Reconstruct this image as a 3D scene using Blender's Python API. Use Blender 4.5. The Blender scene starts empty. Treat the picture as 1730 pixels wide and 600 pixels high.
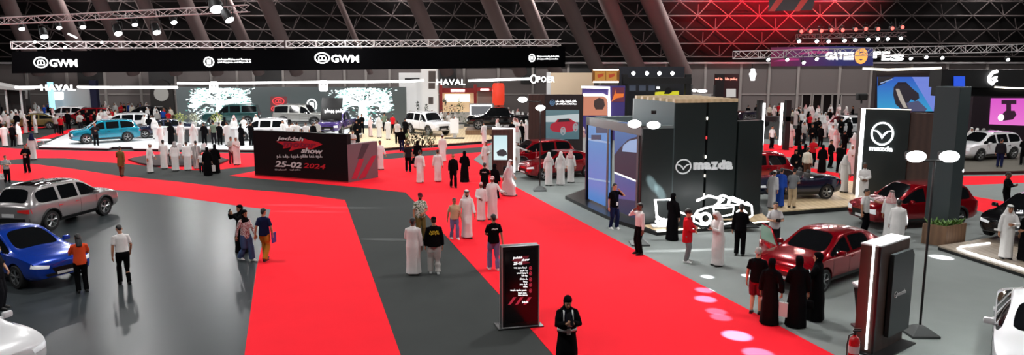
import bpy, bmesh, math, random
from math import sin, cos, pi, radians, sqrt, atan2
from mathutils import Vector, Matrix, Euler
from mathutils.bvhtree import BVHTree
random.seed(7)
SC = bpy.context.scene
COL = SC.collection
DG = lambda: bpy.context.evaluated_depsgraph_get()

# ------------------------------------------------------------------ camera geometry
H, F = 6.3, 1250.0
PITCH = math.atan(195 / F)
CP, SP = cos(PITCH), sin(PITCH)
def ray(px, py):
    xc, yc = (px - 865) / F, (300 - py) / F
    return Vector((xc, CP + yc * SP, -SP + yc * CP))
def G(px, py, z=0.0):
    d = ray(px, py); t = (z - H) / d.z
    return Vector((d.x * t, d.y * t, z))
def P(px, py, Y):
    d = ray(px, py); t = Y / d.y
    return Vector((d.x * t, Y, H + d.z * t))

# ------------------------------------------------------------------ materials
def lin(c):
    return tuple((x / 12.92 if x <= .04045 else ((x + .055) / 1.055) ** 2.4) for x in c)
def rgb(r, g, b):
    return lin((r / 255, g / 255, b / 255))
MATS = {}
def mat(name, col, rough=.6, metal=0.0, coat=0.0, emit=None, es=0.0, spec=.5, noise=0.0, nscale=30.0, bump=0.0, flake=False):
    if name in MATS: return MATS[name]
    m = bpy.data.materials.new(name); m.use_nodes = True
    nt = m.node_tree; b = nt.nodes['Principled BSDF']
    b.inputs['Base Color'].default_value = (*col, 1); b.inputs['Roughness'].default_value = rough
    b.inputs['Metallic'].default_value = metal; b.inputs['Coat Weight'].default_value = coat
    b.inputs['Coat Roughness'].default_value = .03
    b.inputs['Specular IOR Level'].default_value = spec
    if emit:
        b.inputs['Emission Color'].default_value = (*emit, 1); b.inputs['Emission Strength'].default_value = es
    if noise or bump:
        tc = nt.nodes.new('ShaderNodeTexCoord'); n = nt.nodes.new('ShaderNodeTexNoise')
        n.inputs['Scale'].default_value = nscale; n.inputs['Detail'].default_value = 3
        nt.links.new(tc.outputs['Object'], n.inputs['Vector'])
        if noise:
            r = nt.nodes.new('ShaderNodeMix'); r.data_type = 'RGBA'
            r.inputs['A'].default_value = (*[max(0, c * (1 - noise)) for c in col], 1)
            r.inputs['B'].default_value = (*[min(1, c * (1 + noise)) for c in col], 1)
            nt.links.new(n.outputs['Fac'], r.inputs['Factor']); nt.links.new(r.outputs['Result'], b.inputs['Base Color'])
        if bump:
            bp = nt.nodes.new('ShaderNodeBump'); bp.inputs['Strength'].default_value = bump
            nt.links.new(n.outputs['Fac'], bp.inputs['Height']); nt.links.new(bp.outputs['Normal'], b.inputs['Normal'])
    MATS[name] = m
    return m
def glow(name, col, s):
    return mat(name, (.02, .02, .02), .5, emit=col, es=s)
def checkmat(name, a, b_, scale, rough=.8):
    if name in MATS: return MATS[name]
    m = mat(name, a, rough); nt = m.node_tree; b = nt.nodes['Principled BSDF']
    tc = nt.nodes.new('ShaderNodeTexCoord'); v = nt.nodes.new('ShaderNodeTexVoronoi'); v.inputs['Scale'].default_value = scale
    r = nt.nodes.new('ShaderNodeValToRGB'); r.color_ramp.interpolation = 'CONSTANT'
    r.color_ramp.elements[0].color = (*a, 1); r.color_ramp.elements[1].color = (*b_, 1); r.color_ramp.elements[1].position = .5
    nt.links.new(tc.outputs['Object'], v.inputs['Vector']); nt.links.new(v.outputs['Distance'], r.inputs['Fac'])
    nt.links.new(r.outputs['Color'], b.inputs['Base Color'])
    return m
def stripemat(name, a, b_, scale, axis='X', rough=.8):
    if name in MATS: return MATS[name]
    m = mat(name, a, rough); nt = m.node_tree; b = nt.nodes['Principled BSDF']
    tc = nt.nodes.new('ShaderNodeTexCoord'); w = nt.nodes.new('ShaderNodeTexWave'); w.bands_direction = axis; w.inputs['Scale'].default_value = scale
    r = nt.nodes.new('ShaderNodeValToRGB'); r.color_ramp.interpolation = 'CONSTANT'
    r.color_ramp.elements[0].color = (*a, 1); r.color_ramp.elements[1].color = (*b_, 1); r.color_ramp.elements[1].position = .5
    nt.links.new(tc.outputs['Object'], w.inputs['Vector']); nt.links.new(w.outputs['Color'], r.inputs['Fac'])
    nt.links.new(r.outputs['Color'], b.inputs['Base Color'])
    return m

# ------------------------------------------------------------------ mesh builder
def frame(d, up=Vector((0, 0, 1))):
    d = d.normalized()
    if abs(d.dot(up)) > .97: up = Vector((1, 0, 0))
    s = d.cross(up).normalized(); u = s.cross(d).normalized()
    return s, u
class MB:
    def __init__(s): s.v = []; s.f = []; s.m = []
    def add(s, vs, fs, mi=0):
        b = len(s.v); s.v += [tuple(v) for v in vs]
        for f in fs: s.f.append(tuple(b + i for i in f)); s.m.append(mi)
        return s
    def box(s, c, d, mi=0, rot=None, ch=0.0):
        x, y, z = d[0] / 2, d[1] / 2, d[2] / 2
        if ch > 0:
            ch = min(ch, x * .9, y * .9, z * .9)
            bm = bmesh.new(); bmesh.ops.create_cube(bm, size=1)
            for v in bm.verts: v.co = Vector((v.co.x * 2 * x, v.co.y * 2 * y, v.co.z * 2 * z))
            bmesh.ops.bevel(bm, geom=list(bm.edges), offset=ch, segments=2, affect='EDGES', profile=.5)
            vs = [v.co.copy() for v in bm.verts]; bm.verts.index_update(); fs = [[v.index for v in f.verts] for f in bm.faces]; bm.free()
        else:
            vs = [Vector((a * x, b * y, e * z)) for a in (-1, 1) for b in (-1, 1) for e in (-1, 1)]
            fs = [(0, 1, 3, 2), (4, 6, 7, 5), (0, 4, 5, 1), (2, 3, 7, 6), (0, 2, 6, 4), (1, 5, 7, 3)]
        if rot is not None:
            R = rot if isinstance(rot, Matrix) else Matrix.Rotation(rot, 3, 'Z')
            vs = [R @ v for v in vs]
        c = Vector(c)
        return s.add([v + c for v in vs], fs, mi)
    def prism(s, pts, z0, z1, mi=0):
        n = len(pts)
        vs = [(p[0], p[1], z0) for p in pts] + [(p[0], p[1], z1) for p in pts]
        a = sum(pts[i][0] * pts[(i + 1) % n][1] - pts[(i + 1) % n][0] * pts[i][1] for i in range(n))
        fs = [tuple(range(n - 1, -1, -1)), tuple(range(n, 2 * n))] + [(i, (i + 1) % n, n + (i + 1) % n, n + i) for i in range(n)]
        if a < 0: fs = [tuple(reversed(f)) for f in fs]
        return s.add(vs, fs, mi)
    def slab(s, a, b, z0, z1, t, mi=0, back=0.0):
        """upright panel from ground point a to b, thickness t going to the left-hand side of a->b"""
        a, b = Vector((a[0], a[1])), Vector((b[0], b[1])); d = (b - a).normalized(); n = Vector((-d.y, d.x))
        p = [a + n * back, b + n * back, b + n * (back + t), a + n * (back + t)]
        return s.prism(p, z0, z1, mi)
    def loft(s, rings, mi=0, cap=True):
        n = len(rings[0]); b = len(s.v)
        for r in rings: s.v += [tuple(p) for p in r]
        for k in range(len(rings) - 1):
            for i in range(n):
                j = (i + 1) % n
                s.f.append((b + k * n + i, b + k * n + j, b + (k + 1) * n + j, b + (k + 1) * n + i)); s.m.append(mi)
        if cap:
            s.f.append(tuple(b + i for i in range(n - 1, -1, -1))); s.m.append(mi)
            e = b + (len(rings) - 1) * n; s.f.append(tuple(e + i for i in range(n))); s.m.append(mi)
        return s
    def tube(s, pts, r, mi=0, n=8, flat=1.0, cap=True, up=Vector((0, 0, 1))):
        pts = [Vector(p) for p in pts]
        if not isinstance(r, (list, tuple)): r = [r] * len(pts)
        rings = []; ps = None
        for i, p in enumerate(pts):
            d = (pts[min(i + 1, len(pts) - 1)] - pts[max(i - 1, 0)])
            a, u = frame(d, up)
            if ps is not None and a.dot(ps) < 0: a, u = -a, -u
            ps = a
            rings.append([p + a * (r[i] * cos(t)) + u * (r[i] * flat * sin(t)) for t in [2 * pi * k / n for k in range(n)]])
        return s.loft(rings, mi, cap)
    def ball(s, c, r, mi=0, n=12, m=8, fn=None):
        c = Vector(c)
        if not isinstance(r, (tuple, list)): r = (r, r, r)
        rings = []
        for k in range(1, m):
            t = pi * k / m
            rings.append([c + Vector((r[0] * sin(t) * cos(a), r[1] * sin(t) * sin(a), -r[2] * cos(t))) for a in [2 * pi * i / n for i in range(n)]])
        return s.loft(rings, mi)
    def lathe(s, prof, c=(0, 0, 0), axis='Z', n=24, mi=0):
        """prof: list of (radius, height)"""
        c = Vector(c); rings = []
        for r, h in prof:
            ring = []
            for i in range(n):
                a = 2 * pi * i / n; x, y = r * cos(a), r * sin(a)
                ring.append(c + (Vector((x, y, h)) if axis == 'Z' else Vector((y, h, x)) if axis == 'Y' else Vector((h, x, y))))
            rings.append(ring)
        return s.loft(rings, mi)
    def quad(s, a, b, c, d, mi=0): return s.add([a, b, c, d], [(0, 1, 2, 3)], mi)
    def mesh(s, name='m', smooth=False):
        me = bpy.data.meshes.new(name); me.from_pydata(s.v, [], s.f); me.polygons.foreach_set('material_index', s.m)
        if smooth: me.polygons.foreach_set('use_smooth', [True] * len(me.polygons))
        me.update(); return me

def fixnormals(me):
    bm = bmesh.new(); bm.from_mesh(me); bmesh.ops.recalc_face_normals(bm, faces=bm.faces); bm.to_mesh(me); bm.free()
def setmats(me, mats):
    me.materials.clear()
    for m in (mats if isinstance(mats, (list, tuple)) else [mats]): me.materials.append(m)
def tag(o, label=None, cat=None, group=None, kind=None):
    if label: o['label'] = label
    if cat: o['category'] = cat
    if group: o['group'] = group
    if kind: o['kind'] = kind
    return o
def obj(name, me, mats=None, parent=None, smooth=False, loc=None, rotz=None, fix=True):
    if isinstance(me, MB): me = me.mesh(name); (fix and fixnormals(me))
    if mats is not None: setmats(me, mats)
    if smooth:
        me.polygons.foreach_set('use_smooth', [True] * len(me.polygons))
        try: me.set_sharp_from_angle(angle=radians(38))
        except Exception: pass
    o = bpy.data.objects.new(name, me); COL.objects.link(o)
    if parent: o.parent = parent
    if loc is not None: o.location = loc
    if rotz is not None: o.rotation_euler = (0, 0, rotz)
    return o
def empty(name, label, cat, loc=(0, 0, 0), rotz=0.0, group=None, scale=1.0):
    o = bpy.data.objects.new(name, None); COL.objects.link(o); o.location = loc; o.rotation_euler = (0, 0, rotz)
    o.scale = (scale,) * 3; o.empty_display_size = .3
    return tag(o, label, cat, group)
def structure(name, mb, mats, **k): return tag(obj(name, mb, mats, **k), kind='structure')
KIDS = {}
def kids(o):
    return [c for c in bpy.data.objects if c.parent == o]
def copy_tree(o, loc, rotz, label, group=None, scale=None, swap=None, cat=None):
    """copy of a thing, its parts and sub-parts; swap maps material names to other materials"""
    def cp(x, par):
        c = x.copy(); COL.objects.link(c)
        if par: c.parent = par
        if swap and x.type == 'MESH':
            for i, sl in enumerate(c.material_slots):
                if sl.material and sl.material.name in swap:
                    nm = swap[sl.material.name]; sl.link = 'OBJECT'; sl.material = nm
        for k in KIDS.setdefault(x.name, kids(x)): cp(k, c)
        return c
    r = cp(o, None); r.location = loc; r.rotation_euler = (0, 0, rotz)
    if scale: r.scale = (scale,) * 3
    r['label'] = label
    if cat: r['category'] = cat
    if group: r['group'] = group
    elif 'group' in r: del r['group']
    return r
def evalmesh(o):
    me = bpy.data.meshes.new_from_object(o.evaluated_get(DG())); return me
def remesh(mb, voxel, smooth=2, ratio=.4, sf=.5):
    me = mb.mesh('tmp') if isinstance(mb, MB) else mb
    fixnormals(me)
    o = bpy.data.objects.new('tmp', me); COL.objects.link(o)
    r = o.modifiers.new('r', 'REMESH'); r.mode = 'VOXEL'; r.voxel_size = voxel
    if smooth: s = o.modifiers.new('s', 'SMOOTH'); s.factor = sf; s.iterations = smooth
    if ratio < 1: d = o.modifiers.new('d', 'DECIMATE'); d.ratio = ratio
    out = evalmesh(o)
    bpy.data.objects.remove(o); bpy.data.meshes.remove(me)
    out.polygons.foreach_set('use_smooth', [True] * len(out.polygons))
    return out
def joined(parts, name):
    """parts: list of (mesh, [materials]) -> one mesh with several slots"""
    bm = bmesh.new(); mats = []
    for me, ms in parts:
        n0 = len(bm.faces); bm.from_mesh(me); bm.faces.ensure_lookup_table(); base = len(mats); mats += ms
        for f in bm.faces[n0:]: f.material_index += base
    out = bpy.data.meshes.new(name); bm.to_mesh(out); bm.free()
    for m in mats: out.materials.append(m)
    return out
def textmesh(s, size=1.0, extrude=.02, align='CENTER', shear=0.0, bold=0.0, space=1.0):
    cu = bpy.data.curves.new('t', 'FONT'); cu.body = s; cu.size = size; cu.extrude = extrude; cu.align_x = align; cu.align_y = 'CENTER'
    cu.shear = shear; cu.offset = bold; cu.space_character = space; cu.resolution_u = 2
    o = bpy.data.objects.new('t', cu); COL.objects.link(o)
    me = bpy.data.meshes.new_from_object(o.evaluated_get(DG()))
    bpy.data.objects.remove(o); bpy.data.curves.remove(cu)
    me.materials.clear()
    return me
def facing(n):
    """matrix whose X runs along a wall seen from the front, Y up, Z out along n (horizontal normal)"""
    n = Vector((n[0], n[1], 0)).normalized(); x = Vector((0, 0, 1)).cross(n).normalized()
    return Matrix(((x.x, 0, n.x), (x.y, 0, n.y), (x.z, 1, n.z)))
def lettering(name, s, loc, n, mats, parent, width=None, height=None, extrude=.02, **k):
    """text as a solid child standing on a wall with outward normal n, fitted to width/height"""
    me = textmesh(s, 1.0, extrude, **k)
    if len(me.vertices):
        xs = [v.co.x for v in me.vertices]; ys = [v.co.y for v in me.vertices]
        w, h = max(xs) - min(xs), max(ys) - min(ys); cx, cy = (max(xs) + min(xs)) / 2, (max(ys) + min(ys)) / 2
        sx = (width / w) if width else None; sy = (height / h) if height else None
        sx = sx or sy; sy = sy or sx
        for v in me.vertices: v.co = Vector(((v.co.x - cx) * sx, (v.co.y - cy) * sy, v.co.z))
    me.transform(facing(n).to_4x4())
    setmats(me, mats)
    o = bpy.data.objects.new(name, me); COL.objects.link(o); o.location = loc
    if parent: o.parent = parent
    return o
# ------------------------------------------------------------------ people
SKIN = {'tan': mat('skin tan', rgb(176, 122, 92), .55), 'light': mat('skin light', rgb(205, 155, 125), .55), 'brown': mat('skin brown', rgb(110, 70, 52), .55)}
HAIRM = mat('hair black', rgb(22, 18, 17), .5); GREYHAIR = mat('hair grey', rgb(170, 165, 160), .6)
EYE = mat('eye dark', rgb(25, 18, 16), .3); LIP = mat('lip', rgb(150, 85, 78), .5)
def cloth(name, c, **k): return mat('cloth ' + name, rgb(*c), .9, noise=.08, nscale=14, spec=.04, **k)
CL = {n: cloth(n, c) for n, c in {
    'white': (226, 224, 222), 'cream': (222, 212, 196), 'grey': (120, 122, 124), 'ash': (172, 170, 166), 'black': (13, 13, 15), 'charcoal': (33, 33, 37), 'navy': (28, 34, 66),
    'blue': (40, 74, 160), 'jeans': (70, 86, 122), 'palejeans': (118, 116, 158), 'red': (200, 32, 42), 'orange': (232, 84, 46), 'olive': (108, 92, 52), 'brown': (96, 66, 52), 'maroon': (92, 34, 44),
    'mustard': (176, 120, 44), 'beige': (196, 172, 138), 'pink': (214, 176, 172), 'purple': (80, 52, 110), 'yellow': (214, 190, 60), 'greygreen': (110, 124, 108), 'sand': (180, 160, 130), 'palegrey': (198, 198, 200), 'pinkwhite': (232, 208, 206)}.items()}
CL['redcheck'] = checkmat('cloth red check', rgb(200, 60, 66), rgb(235, 220, 218), 60)
CL['floral'] = checkmat('cloth floral', rgb(225, 222, 220), rgb(150, 90, 90), 34)
CL['greenleaf'] = checkmat('cloth leaf', rgb(225, 228, 220), rgb(90, 118, 84), 26)
CL['stripes'] = stripemat('cloth stripes', rgb(20, 20, 22), rgb(228, 226, 224), 5.5)
CL['hoops'] = stripemat('cloth hoops', rgb(20, 20, 22), rgb(228, 226, 224), 5.5, 'Z')
SHOE = {'white': mat('shoe white', rgb(230, 230, 228), .6), 'black': mat('shoe black', rgb(18, 18, 18), .5), 'brown': mat('shoe brown', rgb(84, 54, 38), .5)}
AGAL = mat('agal cord', rgb(14, 14, 14), .7)

def ering(c, rx, ry, n=18, fold=0.0, k=7, ph=0.0, nx=None, ny=None):
    out = []
    for i in range(n):
        a = 2 * pi * i / n; m = 1 + fold * cos(k * a + ph)
        out.append(Vector((c[0] + rx * m * cos(a), c[1] + ry * m * sin(a), c[2])))
    return out
def ik(a, c, l1, l2, pole):
    a, c = Vector(a), Vector(c); d = c - a; L = min(d.length, (l1 + l2) * .995); d.normalize(); c = a + d * L
    x = (l1 * l1 - l2 * l2 + L * L) / (2 * L); h = sqrt(max(0, l1 * l1 - x * x))
    p = Vector(pole); p = (p - d * p.dot(d)).normalized()
    return a + d * x + p * h, c
ARMS = {  # hand targets on the left (+x) side, elbow pole, palm normal, curl
    'down': ((.25, -.02, .84), (.6, .5, -.2), (-1, 0, 0), .5), 'back': ((.25, .14, .85), (.5, .8, 0), (-1, 0, 0), .5), 'fore': ((.24, -.2, .88), (.4, .8, -.2), (-1, 0, 0), .5),
    'phone': ((.06, -.30, 1.20), (.7, .3, -.8), (-.5, .7, .5), 1.0), 'chest': ((.03, -.25, 1.14), (.8, .2, -.6), (-.3, .9, .1), .9), 'high': ((.07, -.34, 1.46), (.7, .1, -.9), (-.6, .7, .1), 1.0),
    'ear': ((.15, -.13, 1.46), (.8, -.5, -.9), (-1, .1, 0), 1.0), 'hip': ((.2, -.08, .98), (1, .5, 0), (-1, 0, 0), .4), 'belly': ((.02, -.22, 1.02), (.9, .3, -.3), (0, 1, 0), .8),
    'point': ((.36, -.46, 1.20), (.5, .2, -.9), (-1, 0, 0), .4), 'out': ((.52, -.18, 1.12), (.3, .2, -.9), (0, 0, -1), .3), 'bag': ((.27, -.02, .86), (.6, .5, 0), (-1, 0, 0), 1.3), 'behind': ((.05, .18, .98), (1, .5, 0), (0, -1, 0), .6)}
def hand(mb, wrist, d, n, s, curl):
    d = d.normalized(); n = (n - d * n.dot(d)).normalized(); w = d.cross(n) * 1.0
    kn = wrist + d * .095
    mb.loft([[wrist + d * t + w * (a * wd) + n * (b * .015) for a, b in ((-1, -1), (0, -1.3), (1, -1), (1, 1), (0, 1.1), (-1, 1))] for t, wd in ((-.02, .024), (.02, .036), (.06, .043), (.1, .042))])
    for i, (o, l) in enumerate(((-.033, .068), (-.011, .078), (.011, .074), (.033, .058))):
        p0 = kn + w * o - d * .02; c1, c2 = curl * (.45 + .05 * i), curl * (1.1 + .08 * i)
        d1 = d * cos(c1) + n * sin(c1); d2 = d * cos(c2) + n * sin(c2); o2 = w * (o * .12)
        p1 = p0 + d1 * (.02 + l * .5) + o2; p2 = p1 + d2 * l * .5 + o2
        mb.tube([p0, p1, p2], [.0098, .009, .0075], n=6)
    side = -1 if (w.x * s) * 1 < 0 else 1
    tw = w * (-s) if abs(w.x) > .3 else w
    t0 = wrist + d * .03 + tw * .03; t1 = t0 + (d * .6 + tw * .7 + n * .35 * curl).normalized() * .045; t2 = t1 + (d * .9 + tw * .15 + n * .5 * curl).normalized() * .03
    mb.tube([t0, t1, t2], [.014, .011, .009], n=6)
PCACHE = {}
def figure(look, vox=.009, cvox=.015):
    """look: dict of pose and clothes -> list of (part name, mesh, [materials]) in person space, 1.72 m tall, facing -Y"""
    g = look.get; fem = g('fem', False); lean = math.tan(radians(g('lean', 0))); stride = g('stride', .0); sp = g('spread', .1)
    T = lambda p: Vector((p[0], p[1] - lean * max(0, p[2] - .88), p[2] - .25 * lean * lean * max(0, p[2] - .88)))
    parts = []; skin = SKIN[g('skin', 'tan')]
    # skeleton
    legs = {}
    for s in (1, -1):
        fy = -s * stride / 2; hip = Vector((.09 * s, .01, .90)); an = Vector((sp * s, fy + .02, .085 + (.05 if fy > .12 else 0)))
        kn, an = ik(hip, an, .425, .405, (0, -1, 0)); legs[s] = (hip, kn, an)
    arms = {}
    for s, key in ((1, g('armL', 'down')), (-1, g('armR', 'down'))):
        t, pole, pn, curl = ARMS[key] if isinstance(key, str) else key
        sh = T((.163 * s, .012, 1.372)); tg = T(Vector((t[0] * s, t[1], t[2])))
        el, wr = ik(sh, tg, .285, .255, (pole[0] * s, pole[1], pole[2])); arms[s] = (sh, el, wr, Vector((pn[0] * s, pn[1], pn[2])), curl)
    hp, hy = radians(g('nod', 8)), radians(g('turn', 0))
    HC = T((0, 0, 1.6)); NB = T((0, .015, 1.50)); HR = Matrix.Rotation(hy, 3, 'Z') @ Matrix.Rotation(hp, 3, 'X')
    HT = lambda p: NB + HR @ (Vector(p) + HC - NB)      # head-local -> person
    def hring(c, rx, ry, n=18, **k): return [HT(p) for p in ering(c, rx, ry, n, **k)]
    # body
    b = MB(); fw = .93 if fem else 1.0
    b.loft([[T(p) for p in ering((0, yo, z), rx * fw, ry)] for z, rx, ry, yo in ((.82, .12, .08, .01), (.90, .165, .11, .01), (1.0, .15, .10, 0), (1.1, .14, .095, 0), (1.25, .152, .1, 0), (1.35, .15, .09, .01), (1.405, .105, .068, .015), (1.45, .058, .056, .018), (1.52, .052, .056, .012))])
    b.tube([NB + Vector((0, 0, -.06)), NB + (HC - NB) * .4], [.055, .052], n=10)
    for s in (1, -1):
        hip, kn, an = legs[s]
        b.tube([hip, hip.lerp(kn, .5), kn, kn.lerp(an, .35), an], [.085, .075, .055, .055, .038], n=10)
        b.tube([an + Vector((0, .05, -.04)), an + Vector((.01 * s, -.06, -.05)), an + Vector((.02 * s, -.17, -.06))], [.034, .038, .022], n=8)
        sh, el, wr, pn, curl = arms[s]
        b.ball(sh, .048); b.tube([sh, sh.lerp(el, .5), el, el.lerp(wr, .4), wr], [.045, .043, .038, .037, .026], n=10)
        hand(b, wr, (wr - el), pn, s, curl)
    b.loft([hring((0, yo, z), rx, ry) for z, rx, ry, yo in ((-.118, .028, .03, -.055), (-.105, .042, .048, -.04), (-.075, .056, .072, -.02), (-.03, .068, .09, -.006), (.02, .075, .097, 0), (.07, .073, .094, .005), (.105, .055, .072, .01), (.122, .028, .036, .012))])
    b.tube([HT((0, -.09, .022)), HT((0, -.112, -.012)), HT((0, -.094, -.026))], [.008, .014, .012], n=6)
    for s in (1, -1): b.ball(HT((.077 * s, .012, -.002)), (.012, .022, .032), n=8, m=6)
    me = remesh(b, vox, 2, g('ratio', .35))
    inv = HR.inverted(); beard = g('beard', False)
    idx = []
    for p in me.polygons:
        q = inv @ (p.center - NB) + NB - HC; i = 0
        if q.z > -.14 and abs(q.x) < .1:
            if q.y < -.06:
                for s in (1, -1):
                    if (Vector((q.x - .031 * s, 0, q.z - .012)).length < .011) or (abs(q.x - .032 * s) < .017 and abs(q.z - .036) < .0045): i = 1
                if abs(q.x) < .024 and abs(q.z + .056) < .008: i = 2
            if beard and i != 2 and q.y < .02 and q.z < -.032 - max(0, (abs(q.x) < .02 and q.z > -.07 and q.y < -.09) * .012) and q.z > -.13: i = 3
        idx.append(i)
    me.polygons.foreach_set('material_index', idx)
    parts.append(('body', me, [skin, EYE, LIP, HAIRM]))
    ph = g('seed', 0) * 1.7
    robe = g('robe')
    if robe:
        ab = g('abaya', False); hx, hy_ = (.25, .215) if ab else (.2, .165); sd = abs(stride)
        hy_ += sd * .45; c = MB(); h0 = .025 if ab else .05
        rows = [(h0, hx, hy_, 0, .055), (.25, hx * .92, hy_ * .9, 0, .05), (.55, hx * .9, hy_ * .88 + .012, -.01, .035), (.86, .192, .152 + sd * .06, .004, .015), (1.08, .172, .13, 0, 0), (1.25, .176, .13, 0, 0), (1.33, .177, .118, .01, 0), (1.385, .15, .1, .014, 0), (1.425, .09, .078, .016, 0), (1.475, .066, .068, .012, 0)]
        wd = g('wide', 1.0)
        c.loft([[T(p) for p in ering((0, yo, z), rx * wd, ry * wd, 30, fold=fo, k=6 + (g('seed', 0) % 3), ph=ph + z * .8)] for z, rx, ry, yo, fo in rows])
        for s in (1, -1):
            sh, el, wr, pn, curl = arms[s]; e = wr + (el - wr).normalized() * .03
            k = 1.2 if ab else 1.0
            c.tube([sh + Vector((-.06 * s, 0, .012)), sh + Vector((.004 * s, 0, -.006)), sh.lerp(el, .5), el, el.lerp(e, .5), e], [.06, .067, .064 * k, .06 * k, .056 * k, .06 * k], n=12)
        parts.append(('abaya' if ab else 'robe', remesh(c, cvox, 3, .45), [CL[robe]]))
    else:
        tuck = g('tuck', False); c = MB(); z0 = g('hem', .96 if tuck else .84)
        ex = .012 + g('bulk', 0)
        c.loft([[T(p) for p in ering((0, yo, z), (rx + ex) * fw, ry + ex, 24, fold=fo, k=5, ph=ph)] for z, rx, ry, yo, fo in ((z0, .174, .123, .008, .02), (.97, .168, .12, .005, .015), (1.1, .152, .112, 0, 0), (1.25, .162, .116, 0, 0), (1.33, .16, .106, .01, 0), (1.385, .135, .088, .014, 0), (1.425, .082, .07, .016, 0), (1.46, .062, .062, .014, 0))])
        ls = g('sleeve', 'short')
        for s in (1, -1):
            sh, el, wr, pn, curl = arms[s]; bk = g('bulk', 0) * .7
            if ls == 'short': c.tube([sh + Vector((-.06 * s, 0, .012)), sh + Vector((.002 * s, 0, 0)), sh.lerp(el, .45), sh.lerp(el, .78)], [.052, .06 + bk, .06 + bk, .062 + bk], n=12)
            else: c.tube([sh + Vector((-.06 * s, 0, .012)), sh + Vector((.002 * s, 0, 0)), sh.lerp(el, .5), el, el.lerp(wr, .5), wr + (el - wr).normalized() * .015], [.052, .06 + bk, .058 + bk, .052 + bk, .047 + bk, .042 + bk], n=12)
        parts.append((g('topname', 'shirt'), remesh(c, cvox, 2, .45), [CL[g('shirt', 'white')]]))
        c = MB(); tw = g('loose', 1.0); short = g('shorts', False)
        c.loft([[T(p) for p in ering((0, yo, z), rx * fw, ry, 20)] for z, rx, ry, yo in ((.78, .12, .085, .01), (.84, .165, .112, .012), (.9, .178, .122, .012), (.98, .165, .114, .006), (1.03, .155, .105, 0))])
        for s in (1, -1):
            hip, kn, an = legs[s]; ends = [hip + Vector((0, 0, -.01)), hip.lerp(kn, .5), kn] + ([] if short else [kn.lerp(an, .5), an + Vector((0, 0, -.02))])
            c.tube(ends, [.1, .095 * tw, .082 * tw, .078 * tw, .076 * tw][:len(ends)], n=12)
        parts.append(('shorts' if short else 'trousers', remesh(c, cvox, 2, .45), [CL[g('legs', 'black')]]))
        if g('belt'):
            c = MB(); c.loft([[T(p) for p in ering((0, .006, z), .178 * fw, .127, 24)] for z in (.965, 1.0)]); parts.append(('belt', c.mesh(), [CL['black']]))
    for s in (1, -1):
        an = legs[s][2]; c = MB()
        c.tube([an + Vector((0, .075, -.035)), an + Vector((0, .02, -.03)), an + Vector((.01 * s, -.08, -.042)), an + Vector((.02 * s, -.185, -.056))], [.036, .047, .046, .024], n=10)
        c.box(an + Vector((.008 * s, -.06, -.072)), (.085, .27, .025), ch=.01)
        parts.append(('shoe', remesh(c, .011, 1, .5), [SHOE[g('shoes', 'black')]]))
    # head covering
    hd = g('head', 'hair')
    if hd in ('hair', 'longhair', 'curly', 'grey', 'bun', 'buzz'):
        c = MB(); r = (.081, .101, .082) if hd != 'curly' else (.1, .118, .1)
        if hd == 'buzz': r = (.077, .098, .078)
        c.loft([hring((0, .014, .052 - r[2] * cos(t)), r[0] * sin(t), r[1] * sin(t)) for t in [pi * k / 9 for k in range(1, 9)]])
        c.tube([HT((0, .07, .03)), HT((0, .075, -.03)), HT((0, .06, -.07))], [.06, .055, .03], n=10)
        if hd == 'longhair':
            c.loft([[NB + HR.to_3x3() @ (Vector(p) + HC - NB) for p in ering((0, yo, z), rx, ry)] for z, rx, ry, yo in ((.06, .07, .06, .045), (-.05, .083, .055, .055), (-.15, .088, .045, .07), (-.27, .075, .03, .085))])
        if hd == 'bun': c.ball(HT((0, .12, .04)), .045)
        parts.append(('hair', remesh(c, .011, 1, .5), [GREYHAIR if hd == 'grey' else HAIRM]))
    elif hd in ('ghutra', 'hijab'):
        c = MB()
        if hd == 'ghutra':
            rows = ((.135, .03, .036, .01, 0), (.12, .066, .08, .012, 0), (.085, .084, .106, .016, 0), (.03, .09, .106, .03, 0), (-.03, .1, .1, .044, .02), (-.09, .122, .098, .052, .03), (-.15, .155, .1, .05, .04), (-.22, .178, .108, .05, .05), (-.33, .175, .105, .05, .07))
        else:
            rows = ((.138, .034, .04, .012, 0), (.122, .07, .085, .014, 0), (.07, .088, .11, .022, 0), (.0, .09, .1, .036, 0), (-.06, .084, .09, .026, 0), (-.105, .078, .088, .0, 0), (-.145, .1, .092, .008, .02), (-.19, .155, .112, .012, .03), (-.27, .175, .122, .006, .04))
        rg = []
        for z, rx, ry, yo, fo in rows:
            base = ering((0, yo, z), rx, ry, 26, fold=fo, k=7, ph=ph)
            rg.append([(HT(p) if z > -.1 else HT(p).lerp(HC + p, min(1, (-.1 - z) / .1))) for p in base])
        c.loft(rg)
        parts.append(('headscarf', remesh(c, .012, 2, .5), [CL[g('scarf', 'white' if hd == 'ghutra' else 'black')]]))
        if g('agal', hd == 'ghutra'):
            c = MB()
            for z in (.088, .073):
                ringp = [HT(p) for p in ering((0, .018, z), .088, .111, 20)]
                c.tube(ringp + ringp[:1], .009, n=6)
            parts.append(('agal', c.mesh(smooth=True), [AGAL]))
    if hd in ('cap', 'taqiyah'):
        c = MB(); r = (.082, .103, .074)
        c.loft([hring((0, .01, .058 - r[2] * cos(t)), r[0] * sin(t), r[1] * sin(t)) for t in [pi * (.38 + .6 * k / 7) for k in range(8)]])
        if hd == 'cap':
            c.loft([[HT(p) for p in ((-.07, y, .052 - k), (0, y - .03, .066 - k), (.07, y, .052 - k), (.07, y, .042 - k), (0, y - .03, .056 - k), (-.07, y, .042 - k))] for y, k in ((-.06, 0), (-.11, .006), (-.155, .018))])
        parts.append(('cap', remesh(c, .009, 1, .5), [CL[g('hat', 'black')]]))
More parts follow.
